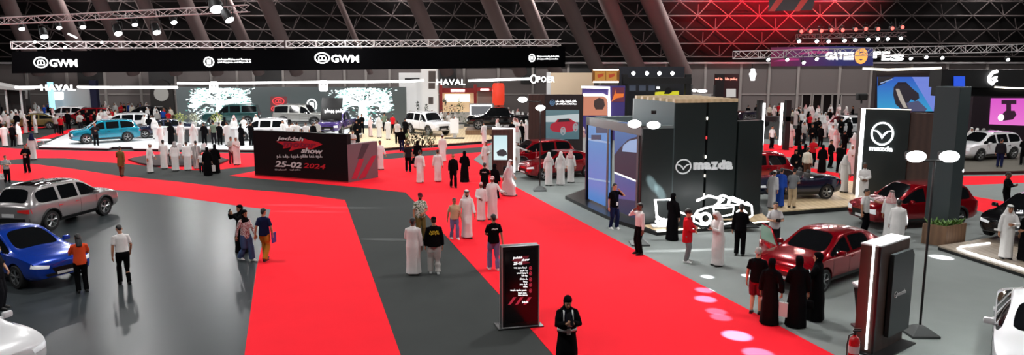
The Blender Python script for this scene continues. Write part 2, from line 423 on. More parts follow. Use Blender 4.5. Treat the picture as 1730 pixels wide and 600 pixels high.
        c = MB(); c.loft([hring((0, .016, z), rx, ry) for z, rx, ry in ((-.05, .06, .07), (0, .077, .085), (.06, .079, .1))])
        parts.append(('hair', remesh(c, .011, 1, .5), [HAIRM]))
    # carried or worn parts
    for ex in g('extras', ()):
        c = MB()
        if ex == 'vest':
            c.loft([[T(p) for p in ering((0, yo, z), rx, ry, 26)] for z, rx, ry, yo in ((.93, .208, .165, .004), (1.1, .19, .146, 0), (1.25, .19, .145, 0), (1.33, .188, .132, .01), (1.39, .16, .11, .014), (1.43, .1, .088, .016))], 0)
            for z, rx, ry in ((.97, .21, .168), (1.08, .198, .155)):
                c.loft([[T(p) for p in ering((0, .002, zz), rx, ry, 26)] for zz in (z, z + .05)], 1)
            for s in (1, -1): c.tube([T((.1 * s, -.145, 1.12)), T((.1 * s, -.142, 1.28)), T((.09 * s, -.09, 1.41)), T((.09 * s, .11, 1.41))], .02, 1, n=6, flat=.5)
            parts.append(('safety_vest', c.mesh(smooth=True), [CL['charcoal'], mat('reflective band', rgb(222, 222, 222), .4)]))
        if ex == 'badge':
            c.box(T((.0, -.19, .99)), (.085, .01, .13), 0); c.tube([T((.0, -.18, 1.05)), T((.05, -.15, 1.25)), T((.07, -.08, 1.43))], .005, 1, n=5); c.tube([T((.0, -.18, 1.05)), T((-.05, -.15, 1.25)), T((-.07, -.08, 1.43))], .005, 1, n=5)
            parts.append(('badge', c.mesh(), [CL['white'], CL['navy']]))
        if ex == 'backprint':
            for z, w in ((1.3, .22), (1.24, .26)):
                for i in range(7): c.box(T((-w / 2 + w * i / 6, .151 + (.006 if z < 1.28 else 0), z + .012 * sin(i * 2.3))), (.026, .02, .045), 0)
            parts.append(('back_print', c.mesh(), [CL['yellow']]))
        if ex == 'backprintwhite':
            for i in range(6): c.box(T((-.08 + .16 * i / 5, .137, 1.29 + .01 * sin(i * 2))), (.02, .02, .035), 0)
            parts.append(('back_print', c.mesh(), [CL['white']]))
        if ex == 'backpack':
            c.box(T((0, .2, 1.2)), (.28, .15, .4), 0, ch=.05)
            parts.append(('backpack', c.mesh(smooth=True), [CL['charcoal']]))
        if ex == 'mask':
            c.loft([hring((0, -.02, z), .052, ry, 14) for z, ry in ((-.1, .06), (-.07, .085), (-.035, .096), (-.015, .1))]); parts.append(('face_mask', c.mesh(smooth=True), [CL['white']]))
    if g('carry'):
        for s, it in g('carry'):
            sh, el, wr, pn, curl = arms[s]; d = (wr - el).normalized(); hp_ = wr + d * .1; c = MB()
            if it == 'phone':
                c.box(hp_ + d * .02 + Vector((0, .0, .03)), (.075, .012, .15), 0, rot=Euler((radians(-35), 0, 0)).to_matrix(), ch=.004); parts.append(('phone', c.mesh(), [mat('phone', rgb(20, 20, 24), .2)]))
            if it == 'whitebag':
                z = hp_.z
                c.loft([[Vector((hp_.x + a * .16, hp_.y + bb * .045, zz)) for a, bb in ((-1, -1), (1, -1), (1, 1), (-1, 1))] for zz in (z - .5, z - .3, z - .14)]); c.tube([hp_ + Vector((-.08, 0, -.15)), hp_ + Vector((0, 0, .01)), hp_ + Vector((.08, 0, -.15))], .008, n=5)
                for a in range(10): c.box((hp_.x + .05 * cos(a * .63), hp_.y - .048, z - .33 + .05 * sin(a * .63)), (.02, .006, .02), 1)
                parts.append(('tote_bag', c.mesh(), [mat('tote white', rgb(228, 226, 224), .7), CL['black']]))
            if it == 'folder':
                c.box(hp_ + Vector((0, -.05, .0)), (.03, .25, .33), 0, ch=.004); parts.append(('folder', c.mesh(), [mat('folder blue', rgb(42, 48, 130), .4)]))
            if it == 'camera':
                c.box(hp_ + Vector((0, -.02, .03)), (.14, .07, .1), 0, ch=.012); c.lathe([(.035, 0), (.038, .02), (.032, .1)], hp_ + Vector((0, -.15, .03)), 'Y', 14); parts.append(('camera', c.mesh(), [mat('camera black', rgb(16, 16, 16), .35)]))
            if it == 'handbag':
                c.box(hp_ + Vector((0, 0, -.2)), (.26, .1, .2), 0, ch=.03); c.tube([hp_ + Vector((-.1, 0, -.12)), hp_, hp_ + Vector((.1, 0, -.12))], .008, n=5); parts.append(('handbag', c.mesh(smooth=True), [CL['black']]))
    return parts
PMESH = {}
def person(px, py, ang, label, ht=1.72, z=0.0, group=None, wear=None, far=False, **look):
    """stand a person with feet at photo point px,py on a floor of height z; ang: 0 faces the camera, 90 faces right, 180 away"""
    loc = G(px, py, z); loc.z += .008 if z else .002; heading = radians(ang) - math.atan2(loc.x, loc.y)
    key = (far, repr(sorted(look.items(), key=str)))
    if key not in PMESH: PMESH[key] = figure(look, *((.017, .024) if far else (.009, .015)))
    if far:
        if not isinstance(PMESH[key], bpy.types.Mesh): PMESH[key] = joined([(m, ms) for _, m, ms in PMESH[key]], 'person')
        o = bpy.data.objects.new('person', PMESH[key]); COL.objects.link(o); o.location = loc; o.rotation_euler = (0, 0, heading); o.scale = (ht / 1.72,) * 3
        return tag(o, label, 'person', group)
    r = empty('person', label, 'person', loc, heading, group, ht / 1.72)
    for n, me, ms in PMESH[key]:
        if not len(me.materials):
            for m in ms: me.materials.append(m)
        o = bpy.data.objects.new(n, me); COL.objects.link(o); o.parent = r
        if n in ('headscarf',) and look.get('scarf'): pass
    return r
# ------------------------------------------------------------------ cars (nose along +X, left side +Y, origin on the floor at mid wheelbase)
GLASS = mat('car glass', rgb(16, 18, 20), .04, coat=.6, spec=.7)
BLACKTRIM = mat('car black trim', rgb(16, 16, 17), .45); GRILLE = mat('car grille', rgb(10, 10, 11), .3)
TYRE = mat('tyre rubber', rgb(20, 20, 21), .75); RIM = mat('alloy rim', rgb(188, 190, 192), .28, metal=.9); DARKRIM = mat('dark rim', rgb(60, 60, 62), .3, metal=.8)
LAMP = mat('headlamp', rgb(225, 230, 235), .08, coat=1, emit=(1, 1, 1), es=.25); TAIL = mat('tail lamp', rgb(150, 18, 22), .12, coat=1, emit=(1, .04, .03), es=.15)
CHROME = mat('chrome', rgb(215, 215, 218), .12, metal=1.0); PLATE = mat('number plate', rgb(225, 225, 225), .5); HUB = mat('brake dark', rgb(24, 24, 25), .5)
def paint(name, c, rough=.22, metal=.35): return mat('paint ' + name, rgb(*c), rough, metal=metal, coat=1.0)
PAINT = {n: paint(n, *a) for n, a in {'silver': ((160, 156, 156), .25, .5), 'blue': ((22, 66, 178), .2, .35), 'red': ((158, 6, 24), .18, .5), 'white': ((228, 228, 230), .25, .0), 'black': ((14, 14, 16), .12, 0), 'teal': ((20, 132, 158), .2, .35),
    'navy': ((30, 38, 62), .2, .4), 'green': ((36, 74, 74), .2, .35), 'grey': ((112, 112, 114), .25, .5), 'purple': ((74, 56, 124), .25, .35), 'pewter': ((150, 150, 146), .25, .4), 'olive': ((120, 104, 60), .3, .2), 'dark': ((40, 36, 40), .2, .4)}.items()}
SPEC = {
    'suv': dict(r=.38, ax=(1.42, -1.39), st=[(-2.40, .76, .46, .92, .68, .98), (-2.34, .87, .38, 1.0, .74, 1.05), (-2.2, .93, .31, 1.07, .75, 1.12), (-1.93, .945, .28, 1.08, .665, 1.6), (-1.6, .95, .26, 1.07, .675, 1.665), (-.95, .95, .25, 1.05, .685, 1.70), (-.86, .95, .25, 1.05, .685, 1.70), (.05, .95, .25, 1.03, .68, 1.69), (.14, .95, .25, 1.03, .68, 1.685), (.5, .95, .25, 1.02, .665, 1.645), (1.22, .945, .25, 1.01, .77, 1.10), (1.55, .94, .26, 1.0, .78, 1.07), (2.0, .925, .28, .95, .76, 1.02), (2.27, .88, .32, .86, .68, .95), (2.38, .77, .38, .74, .58, .84)], rw=(2, 3), ws=(9, 10), side=((3, 4), (4, 5), (6, 7), (8, 9)), pil=((5, 6), (7, 8)), side_end=10),
    'sedan': dict(r=.34, ax=(1.42, -1.38), st=[(-2.36, .72, .42, .86, .62, .92), (-2.28, .84, .34, .96, .7, 1.02), (-1.98, .9, .27, .98, .72, 1.04), (-1.75, .915, .25, .99, .7, 1.06), (-1.0, .92, .24, .97, .585, 1.37), (-.6, .92, .23, .96, .6, 1.42), (-.5, .92, .23, .96, .6, 1.425), (-.05, .92, .22, .95, .6, 1.43), (.04, .92, .22, .95, .6, 1.425), (.28, .92, .22, .94, .59, 1.40), (1.1, .91, .22, .93, .74, .98), (1.5, .905, .23, .92, .75, .95), (1.95, .88, .25, .86, .71, .89), (2.22, .81, .3, .76, .6, .8), (2.34, .66, .36, .64, .48, .7)], rw=(3, 4), ws=(9, 10), side=((3, 4), (4, 5), (6, 7), (8, 9)), pil=((5, 6), (7, 8)), side_end=10),
    'hatch': dict(r=.34, ax=(1.38, -1.35), st=[(-2.2, .7, .44, .84, .6, .9), (-2.13, .83, .36, .95, .68, 1.0), (-1.98, .88, .28, 1.0, .68, 1.06), (-1.5, .895, .25, 1.02, .575, 1.3), (-1.1, .9, .24, .99, .595, 1.385), (-.72, .9, .23, .97, .605, 1.43), (-.62, .9, .23, .97, .61, 1.445), (-.05, .9, .22, .95, .61, 1.455), (.04, .9, .22, .95, .61, 1.45), (.3, .9, .22, .94, .6, 1.425), (1.05, .89, .22, .94, .74, .99), (1.42, .885, .23, .93, .75, .965), (1.9, .86, .25, .87, .71, .9), (2.15, .78, .3, .77, .6, .81), (2.26, .63, .36, .65, .48, .71)], rw=(2, 3), ws=(9, 10), side=((4, 5), (5, 6), (6, 7), (8, 9)), pil=((7, 8),), side_end=10),
    'boxy': dict(r=.41, ax=(1.42, -1.42), st=[(-2.42, .84, .52, 1.02, .78, 1.08), (-2.39, .92, .46, 1.1, .82, 1.14), (-2.34, .95, .4, 1.15, .82, 1.18), (-2.22, .955, .36, 1.16, .75, 1.76), (-1.9, .96, .34, 1.16, .76, 1.86), (-.95, .96, .34, 1.15, .765, 1.88), (-.86, .96, .34, 1.15, .765, 1.88), (.05, .96, .34, 1.14, .76, 1.87), (.14, .96, .34, 1.14, .76, 1.86), (.5, .96, .34, 1.13, .74, 1.81), (1.0, .955, .34, 1.12, .82, 1.2), (1.4, .955, .35, 1.12, .83, 1.18), (2.1, .945, .38, 1.08, .82, 1.15), (2.33, .91, .42, .98, .78, 1.08), (2.4, .83, .48, .86, .7, .96)], rw=(2, 3), ws=(9, 10), side=((3, 4), (4, 5), (6, 7), (8, 9)), pil=((5, 6), (7, 8)), side_end=10),
    'pickup': dict(r=.42, ax=(1.66, -1.6), st=[(-2.72, .84, .58, 1.02, .8, 1.08), (-2.69, .92, .5, 1.1, .85, 1.12), (-2.6, .94, .44, 1.12, .86, 1.14), (-1.1, .95, .4, 1.12, .86, 1.14), (-.98, .95, .4, 1.12, .74, 1.7), (-.8, .95, .4, 1.12, .72, 1.82), (-.72, .95, .4, 1.12, .72, 1.83), (.1, .95, .4, 1.11, .72, 1.83), (.19, .95, .4, 1.11, .72, 1.82), (.55, .95, .4, 1.1, .7, 1.77), (1.15, .95, .4, 1.1, .8, 1.2), (1.6, .945, .42, 1.1, .81, 1.18), (2.3, .93, .44, 1.06, .8, 1.14), (2.58, .89, .48, .96, .74, 1.06), (2.68, .8, .54, .82, .66, .92)], rw=(3, 4), ws=(9, 10), side=((4, 5), (6, 7), (8, 9)), pil=((5, 6), (7, 8)), side_end=10),
    'roadster': dict(r=.32, ax=(1.2, -1.15), st=[(-1.95, .64, .42, .78, .52, .82), (-1.88, .78, .34, .86, .6, .9), (-1.6, .84, .27, .92, .64, .96), (-1.1, .865, .23, .92, .66, .97), (-.95, .865, .22, .9, .66, .93), (-.5, .865, .2, .88, .68, .92), (.0, .865, .2, .87, .68, .91), (.45, .865, .2, .87, .69, .92), (.62, .865, .2, .88, .7, .935), (.95, .865, .21, .88, .72, .93), (1.35, .855, .22, .85, .7, .88), (1.7, .81, .26, .77, .63, .8), (1.88, .71, .32, .66, .53, .7), (1.95, .58, .38, .56, .44, .6)], rw=None, ws=None, side=(), pil=(), side_end=0, cockpit=((4, 5), (5, 6), (6, 7))),
}
def ring_of(st):
    x, w, zb, zt, wr, zr = st; wb = w * .975; zm = zb + (zt - zb) * .55
    L = lambda a, b, t: a + (b - a) * t
    h = [(0, zb), (.84 * w, zb), (w * .965, zb + .1), (w, zm), (wb, zt), (L(wb, wr, .07), L(zt, zr, .07)), (L(wb, wr, .88), L(zt, zr, .88)), (wr, zr), (wr * .86, zr + .022), (wr * .45, zr + .05), (0, zr + .06)]
    return [Vector((x, y, z)) for y, z in h] + [Vector((x, -y, z)) for y, z in h[-2:0:-1]]
def wheel_parts(r, w, rimmat):
    t = MB(); t.lathe([(r * .68, -w / 2), (r * .93, -w / 2), (r, -w * .36), (r, w * .36), (r * .93, w / 2), (r * .68, w / 2), (r * .66, 0)], axis='Y', n=32)
    q = MB(); q.lathe([(r * .69, -w * .46), (r * .69, w * .48), (r * .64, w * .48), (r * .62, w * .2), (r * .62, -w * .4)], axis='Y', n=32, mi=0)
    q.lathe([(r * .62, -w * .1), (r * .62, -w * .02), (.001, -w * .02), (.001, -w * .1)], axis='Y', n=24, mi=1)
    for k in range(5):
        for dd in (-.16, .16):
            a = 2 * pi * k / 5 + dd; b_ = 2 * pi * k / 5 + dd * .55
            q.tube([(r * .1 * sin(b_), w * .34, r * .1 * cos(b_)), (r * .4 * sin((a + b_) / 2), w * .42, r * .4 * cos((a + b_) / 2)), (r * .65 * sin(a), w * .40, r * .65 * cos(a))], [r * .06, r * .055, r * .06], 0, n=6, flat=.8)
    q.lathe([(.001, w * .46), (r * .13, w * .44), (r * .15, w * .2), (.001, w * .2)], axis='Y', n=16, mi=0)
    return t, q
CARS = {}
def car(key, kind, pname, label, loc, heading, group=None, rimmat=None, opendoor=False, hood_up=False, panoramic=False, cladding=False, rails=False, sx=1.0, detail=True, category='car', name='car', badge=True):
    sp = SPEC[kind]; st = sp['st']; r = sp['r']; rimmat = rimmat or RIM; pm = PAINT[pname]
    root = empty(name, label, category, loc, heading, group)
    n = 20; bm = bmesh.new(); rings = [[bm.verts.new(p) for p in ring_of(s)] for s in st]
    crease = bm.edges.layers.float.new('crease_edge')
    def segs(i, j): return {(i, j)} | {(19 - i, 19 - j + 0)}
    for k in range(len(st) - 1):
        for i in range(n):
            j = (i + 1) % n
            f = bm.faces.new((rings[k][i], rings[k][j], rings[k + 1][j], rings[k + 1][i]))
            lo = min(i, 19 - i)  # 0..9 segment on either side
            mi = 0
            if sp['ws'] and k == sp['ws'][0] and lo >= 8: mi = 2
            if sp['rw'] and k == sp['rw'][0] and lo >= 8: mi = 3
            if lo == 5 and ((k, k + 1) in sp['side'] or (sp['ws'] and k == sp['ws'][0])): mi = 4
            if lo == 5 and (k, k + 1) in sp['pil']: mi = 1
            if lo == 0: mi = 1
            if panoramic and lo >= 8 and sp['rw'][1] < k < sp['ws'][0] - 1: mi = 5
            if sp.get('cockpit') and (k, k + 1) in sp['cockpit'] and lo >= 7: mi = 1
            if kind == 'pickup' and k == 2 and lo >= 8: mi = 1
            f.material_index = mi; f.smooth = True
    for R, flip in ((rings[0], False), (rings[-1], True)):
        for i in range(10):
            a, b = R[i], R[i + 1]; c, d = R[(20 - i - 1) % 20], R[(20 - i) % 20]
            vs = [a, b, c, d] if i not in (0, 9) else ([a, b, c] if i == 0 else [a, b, d])
            u = []
            for v in vs:
                if v not in u: u.append(v)
            f = bm.faces.new(u); f.smooth = True
    bmesh.ops.recalc_face_normals(bm, faces=bm.faces)
    bm.edges.ensure_lookup_table()
    for e in bm.edges:
        m = {f.material_index for f in e.link_faces}
        if len(m) == 2 and m & {2, 3, 4, 5}: e[crease] = .75
        if 1 in m and len(m) == 2: e[crease] = .5
    if kind == 'boxy':
        for k in (3, 10, 12):
            for i in range(4, 16):
                e = bm.edges.get((rings[k][i], rings[k][(i + 1) % 20]))
                if e: e[crease] = .6
    for k in range(len(st) - 1):
        for i in (4, 16):
            e = bm.edges.get((rings[k][i], rings[k + 1][i]))
            if e: e[crease] = .45 if kind != 'boxy' else .8
        for i in (7, 13):
            e = bm.edges.get((rings[k][i], rings[k + 1][i]))
            if e: e[crease] = max(e[crease], .35 if kind not in ('boxy', 'pickup') else .7)
    me = bpy.data.meshes.new('carbody'); bm.to_mesh(me); bm.free()
    o = bpy.data.objects.new('carbody', me); COL.objects.link(o)
    for _ in range(6): me.materials.append(None)
    s = o.modifiers.new('s', 'SUBSURF'); s.levels = s.render_levels = 2
    W = max(q[1] for q in st)
    cut = MB()
    for ax in sp['ax']:
        for sd in (1, -1): cut.lathe([(r * 1.16, 0), (r * 1.16, .6)], (ax, sd * (W - .3) if sd > 0 else -(W - .3) - .6, r * 1.02), 'Y', 32)
    cme = cut.mesh(); fixnormals(cme); cme.materials.append(None); cme.materials.append(BLACKTRIM); cme.polygons.foreach_set('material_index', [1] * len(cme.polygons))
    co = bpy.data.objects.new('cut', cme); COL.objects.link(co)
    bo = o.modifiers.new('b', 'BOOLEAN'); bo.operation = 'DIFFERENCE'; bo.object = co; bo.solver = 'EXACT'
    full = evalmesh(o); bpy.data.objects.remove(o); bpy.data.objects.remove(co)
    bvh = BVHTree.FromPolygons([v.co.copy() for v in full.vertices], [tuple(p.vertices) for p in full.polygons])
    def take(idx):
        b = bmesh.new(); b.from_mesh(full); bmesh.ops.delete(b, geom=[f for f in b.faces if f.material_index not in idx], context='FACES')
        if idx != (0, 1):
            for f in b.faces: f.material_index = 0
        m2 = bpy.data.meshes.new('p'); b.to_mesh(m2); b.free(); return m2
    def part(nm, me_, mats, par=root, smooth=True):
        if isinstance(me_, MB): me_ = me_.mesh(nm); fixnormals(me_)
        setmats(me_, mats)
        if smooth:
            me_.polygons.foreach_set('use_smooth', [True] * len(me_.polygons))
            try: me_.set_sharp_from_angle(angle=radians(35))
            except Exception: pass
        q = bpy.data.objects.new(nm, me_); COL.objects.link(q); q.parent = par; return q
    body = part('body', take((0, 1)), [pm, BLACKTRIM])
    for nm, ix in (('windscreen', 2), ('rear_window', 3), ('side_window', 4), ('sunroof', 5)):
        m2 = take((ix,))
        if not len(m2.polygons): continue
        if nm == 'side_window':
            for sd in (1, -1):
                b = bmesh.new(); b.from_mesh(m2); bmesh.ops.delete(b, geom=[f for f in b.faces if f.calc_center_median().y * sd < 0], context='FACES'); m3 = bpy.data.meshes.new('p'); b.to_mesh(m3); b.free(); part(nm, m3, [GLASS])
        else: part(nm, m2, [GLASS])
    def patch(nm, c4, d, m, off=.012, nu=8, nv=4, par=root):
        """a plate laid on the body: corners c4 shot along d"""
        d = Vector(d).normalized(); c4 = [Vector(c) for c in c4]; top = []; 
        for a in range(nu + 1):
            for b in range(nv + 1):
                u, v = a / nu, b / nv; p = (c4[0] * (1 - u) + c4[1] * u) * (1 - v) + (c4[3] * (1 - u) + c4[2] * u) * v
                hit = bvh.ray_cast(p - d * .5, d, 4)
                top.append((hit[0] if hit[0] is not None else p))
        mb = MB(); vs = [p - d * off for p in top] + [p + d * .02 for p in top]; N = len(top); K = nv + 1; fs = []
        for a in range(nu):
            for b in range(nv):
                i = a * K + b; fs.append((i, i + 1, i + K + 1, i + K)); fs.append((N + i, N + i + K, N + i + K + 1, N + i + 1))
        bd = [a * K for a in range(nu + 1)] + [nu * K + b for b in range(1, K)] + [a * K + nv for a in range(nu - 1, -1, -1)] + [b for b in range(nv - 1, 0, -1)]
        for i in range(len(bd)):
            p, q = bd[i], bd[(i + 1) % len(bd)]; fs.append((p, q, N + q, N + p))
        mb.add(vs, fs); return part(nm, mb, [m], par)
    L0, L1 = st[0][0], st[-1][0]; zt = st[-4][3]; zn = st[-1][3]; zbn = st[-1][2]; ztr = st[2][3]
    # nose
    hgt = zn - zbn
    if kind in ('suv', 'boxy', 'pickup'):
        patch('grille', [(3, -.48, zn - .02), (3, .48, zn - .02), (3, .44, zbn + hgt * .3), (3, -.44, zbn + hgt * .3)], (-1, 0, 0), GRILLE)
        for s_ in (1, -1): patch('headlight', [(3, s_ * .5, zn + .06), (3, s_ * W * .86, zn + .1), (3, s_ * W * .88, zn - .1), (3, s_ * .52, zn - .1)], (-1, 0, 0), LAMP)
    else:
        patch('grille', [(3, -.36, zn - .03), (3, .36, zn - .03), (3, .26, zbn + .06), (3, -.26, zbn + .06)], (-1, 0, 0), GRILLE)
        for s_ in (1, -1): patch('headlight', [(3, s_ * .42, zn + .05), (3, s_ * W * .88, zn + .13), (3, s_ * W * .9, zn + .02), (3, s_ * .45, zn - .03)], (-1, 0, 0), LAMP)
    patch('lower_intake', [(3, -.55, zbn + .1), (3, .55, zbn + .1), (3, .5, zbn + .02), (3, -.5, zbn + .02)], (-1, 0, 0), BLACKTRIM, off=.016)
    patch('number_plate', [(3, -.24, zbn + hgt * .42), (3, .24, zbn + hgt * .42), (3, .24, zbn + hgt * .16), (3, -.24, zbn + hgt * .16)], (-1, 0, 0), PLATE, off=.024)
    # tail
    zt0 = st[0][3]
    for s_ in (1, -1): patch('tail_light', [(-3, s_ * .42, zt0 + .02), (-3, s_ * W * .93, zt0 + .05), (-3, s_ * W * .95, zt0 - .12), (-3, s_ * .42, zt0 - .06)], (1, 0, 0), TAIL)
    patch('number_plate', [(-3, -.25, zt0 - .14), (-3, .25, zt0 - .14), (-3, .25, zt0 - .26), (-3, -.25, zt0 - .26)], (1, 0, 0), PLATE, off=.02)
    patch('rear_bumper', [(-3, -W * .9, st[0][2] + .16), (-3, W * .9, st[0][2] + .16), (-3, W * .88, st[0][2] - .0), (-3, -W * .88, st[0][2] - .0)], (1, 0, 0), BLACKTRIM, off=.015)
    # sides
    fa, ra = sp['ax']
    for s_ in (1, -1):
        y = 2 * s_; d = (0, -s_, 0)
        patch('sill_trim', [(ra + r * 1.2, y, st[7][2] + .17), (fa - r * 1.2, y, st[7][2] + .17), (fa - r * 1.2, y, st[7][2] + .045), (ra + r * 1.2, y, st[7][2] + .045)], d, BLACKTRIM, off=.01, nu=10)
        if detail:
            seam = []
            if kind != 'roadster': seam = [fa - r * 1.25, .1, ra + r * 1.0 if kind != 'pickup' else -.95]
            for xs in seam: patch('door_seam', [(xs, y, st[7][3] - .03), (xs + .012, y, st[7][3] - .03), (xs + .012, y, st[7][2] + .2), (xs, y, st[7][2] + .2)], d, BLACKTRIM, off=.003, nu=1, nv=5)
            for xh in ((-.2, -1.02) if kind != 'roadster' else (-.2,)):
                h_ = patch('door_handle', [(xh, y, st[7][3] - .1), (xh + .2, y, st[7][3] - .1), (xh + .2, y, st[7][3] - .135), (xh, y, st[7][3] - .135)], d, pm if kind != 'suv' else CHROME, off=.03, nu=3, nv=1)
        wm = st[sp['ws'][1] if sp['ws'] else 8]
        m = MB(); m.tube([(wm[0] - .40, s_ * (wm[1] - .16), wm[3] + .03), (wm[0] - .36, s_ * (wm[1] + .02), wm[3] + .06)], .04, n=6); m.box((wm[0] - .36, s_ * (wm[1] + .08), wm[3] + .1), (.12, .2, .14), ch=.04)
        part('mirror', m, [pm])
        if rails and sp['rw']:
            a = st[4]; b_ = st[8]; m = MB(); zz = a[5] + .05
            m.tube([(a[0], s_ * (a[4] - .03), a[5] - .01), (a[0] + .15, s_ * (a[4] - .04), zz), (b_[0] - .1, s_ * (b_[4] - .04), b_[5] + .05), (b_[0] + .05, s_ * (b_[4] - .03), b_[5] - .02)], .018, n=6); part('roof_rail', m, [CHROME])
        if cladding:
            for ax in sp['ax']:
                m = MB(); pts = []
                for k in range(13):
                    a = pi * (-.04 + 1.08 * k / 12); x_, z_ = ax + r * 1.2 * cos(a), r * 1.02 + r * 1.2 * sin(a)
                    h2 = bvh.ray_cast(Vector((x_, 2 * s_, z_)), Vector((0, -s_, 0)), 3); pts.append(Vector((x_, h2[0].y if h2[0] is not None else s_ * W, z_)))
                m.tube(pts, .045, n=6); part('wheel_arch_trim', m, [BLACKTRIM])
        for ax in sp['ax']:
            w_ = .235 if kind != 'boxy' else .26
            t_, q_ = wheel_parts(r, w_, rimmat); R = Matrix.Rotation(0 if s_ > 0 else pi, 4, 'Z')
            wo = part('wheel', t_, [TYRE]); wo.matrix_local = Matrix.Translation((ax, s_ * (W - .14), r)) @ R
            ro = part('rim', q_, [rimmat, HUB], wo)
    if hood_up:
        m = MB(); m.box((1.30, 0, 2.1), (.06, 1.7, 1.85), 0, rot=Matrix.Rotation(radians(-18), 3, 'Y'), ch=.03); m.box((1.49, 0, 1.72), (.04, 1.4, .85), 1, rot=Matrix.Rotation(radians(-18), 3, 'Y'), ch=.02)
        part('raised_bonnet', m, [BLACKTRIM, pm])
        m = MB(); m.box((1.9, 0, 1.12), (.9, 1.3, .2), ch=.06)
        for k in range(4): m.box((1.6 + .2 * k, -.3 + .2 * k, 1.24), (.24, .3, .12), 1, ch=.03)
        part('engine', m, [BLACKTRIM, CHROME])
    if opendoor:
        m = MB(); d_ = empty('tmpdoor', None, None); bpy.data.objects.remove(d_)
        R = Matrix.Translation((fa - r * 1.25, -W + .03, 0)) @ Matrix.Rotation(radians(-62), 4, 'Z').inverted()
        m.box((-.52, 0, .62), (1.04, .1, .62), 0, ch=.04); m.tube([(-.02, 0, .92), (-.45, .02, 1.36), (-1.0, .04, 1.4), (-1.04, .02, .92)], .03, 0, n=6)
        dm = m.mesh('door'); fixnormals(dm); dm.transform(R); part('door', dm, [pm])
        m = MB(); m.prism([(-.08, .93), (-.46, 1.34), (-.98, 1.37), (-1.01, .93)], -.01, .01); gm = m.mesh('g'); gm.transform(R @ Matrix.Rotation(radians(90), 4, 'X')); fixnormals(gm)
        part('door_window', gm, [mat('clear green glass', rgb(120, 160, 140), .05, coat=1)], bpy.data.objects[root.name].children[-1] if False else root)
    if kind == 'roadster':
        m = MB(); fr = [(.62, -.66, .92), (.3, -.6, 1.2), (.26, 0, 1.235), (.3, .6, 1.2), (.62, .66, .92)]; m.tube(fr, .03, n=6); part('windscreen_frame', m, [BLACKTRIM])
        m = MB(); m.loft([[Vector((.64 + t, -.64, .93)), Vector((.32 + t, -.57, 1.19)), Vector((.28 + t, 0, 1.22)), Vector((.32 + t, .57, 1.19)), Vector((.64 + t, .64, .93)), Vector((.72 + t, 0, .94))] for t in (0, .012)]); part('windscreen', m, [GLASS])
        for s_ in (1, -1):
            m = MB(); m.box((-.42, s_ * .36, .98), (.16, .46, .34), ch=.06); m.box((-.47, s_ * .36, 1.2), (.12, .24, .18), ch=.05); part('seat', m, [mat('seat leather', rgb(70, 66, 64), .5)])
        m = MB(); m.box((-.95, 0, .99), (.42, 1.16, .14), ch=.06); part('folded_hood', m, [BLACKTRIM])
    bpy.data.meshes.remove(full)
    CARS[key] = root
    return root
def along(p, q):
    """heading of a car whose tail is at photo point p and nose at photo point q (both on the floor)"""
    a, b = G(*p), G(*q); return math.atan2(b.y - a.y, b.x - a.x)
# ------------------------------------------------------------------ camera, render look
cam = bpy.data.cameras.new('camera'); camo = bpy.data.objects.new('camera', cam); COL.objects.link(camo)
camo.location = (0, 0, H); camo.rotation_euler = (pi / 2 - PITCH, 0, 0); cam.sensor_width = 36; cam.lens = 36 * F / 1730; cam.clip_end = 400
SC.camera = camo
vs = SC.view_settings; vs.view_transform = 'Standard'; vs.look = 'None'; vs.gamma = 1; vs.exposure = 0; vs.use_curve_mapping = False
w = bpy.data.worlds.new('world'); SC.world = w; w.use_nodes = True
w.node_tree.nodes['Background'].inputs[0].default_value = (.5, .5, .55, 1); w.node_tree.nodes['Background'].inputs[1].default_value = .012
SC.cycles.use_denoising = True; SC.cycles.max_bounces = 5; SC.cycles.diffuse_bounces = 2; SC.cycles.glossy_bounces = 3; SC.cycles.sample_clamp_indirect = 4; SC.cycles.use_light_tree = True

def pxpoly(pts, z): return [tuple(G(x, y, z))[:2] for x, y in pts]
def carpetmat(name, c, rough=.95, nz=.1):
    m = mat(name, c, rough, noise=nz, nscale=.9, spec=.2); return m
DARKC = carpetmat('dark grey carpet', rgb(58, 61, 60)); REDC = carpetmat('red carpet pile', rgb(250, 26, 44), nz=.05)
GREYC = carpetmat('mid grey carpet', rgb(132, 138, 136)); VINYL = mat('dark vinyl', rgb(55, 60, 62), .3, noise=.1, nscale=.5, spec=.14)
WHITEP = mat('white stage floor', rgb(222, 224, 226), .3); WOOD = None
def woodmat(name, a, b, sc, axis='X'):
    m = mat(name, a, .45); nt = m.node_tree; bs = nt.nodes['Principled BSDF']
    tc = nt.nodes.new('ShaderNodeTexCoord'); wv = nt.nodes.new('ShaderNodeTexWave'); wv.bands_direction = axis; wv.inputs['Scale'].default_value = sc; wv.inputs['Distortion'].default_value = 3; wv.inputs['Detail'].default_value = 3
    r = nt.nodes.new('ShaderNodeValToRGB'); r.color_ramp.elements[0].color = (*a, 1); r.color_ramp.elements[1].color = (*b, 1)
    nt.links.new(tc.outputs['Object'], wv.inputs['Vector']); nt.links.new(wv.outputs['Color'], r.inputs['Fac']); nt.links.new(r.outputs['Color'], bs.inputs['Base Color'])
    return m
WOODL = woodmat('pale oak boards', rgb(206, 180, 140), rgb(222, 198, 160), 1.2); WOODB = woodmat('brown veneer', rgb(62, 44, 38), rgb(72, 52, 45), 1.5); WOODM = woodmat('planter wood', rgb(112, 84, 64), rgb(128, 98, 74), 2)
BLK = mat('matt black', rgb(14, 14, 15), .6); BLKG = mat('satin black', rgb(18, 19, 20), .3); STEEL = mat('truss steel', rgb(214, 208, 208), .4)
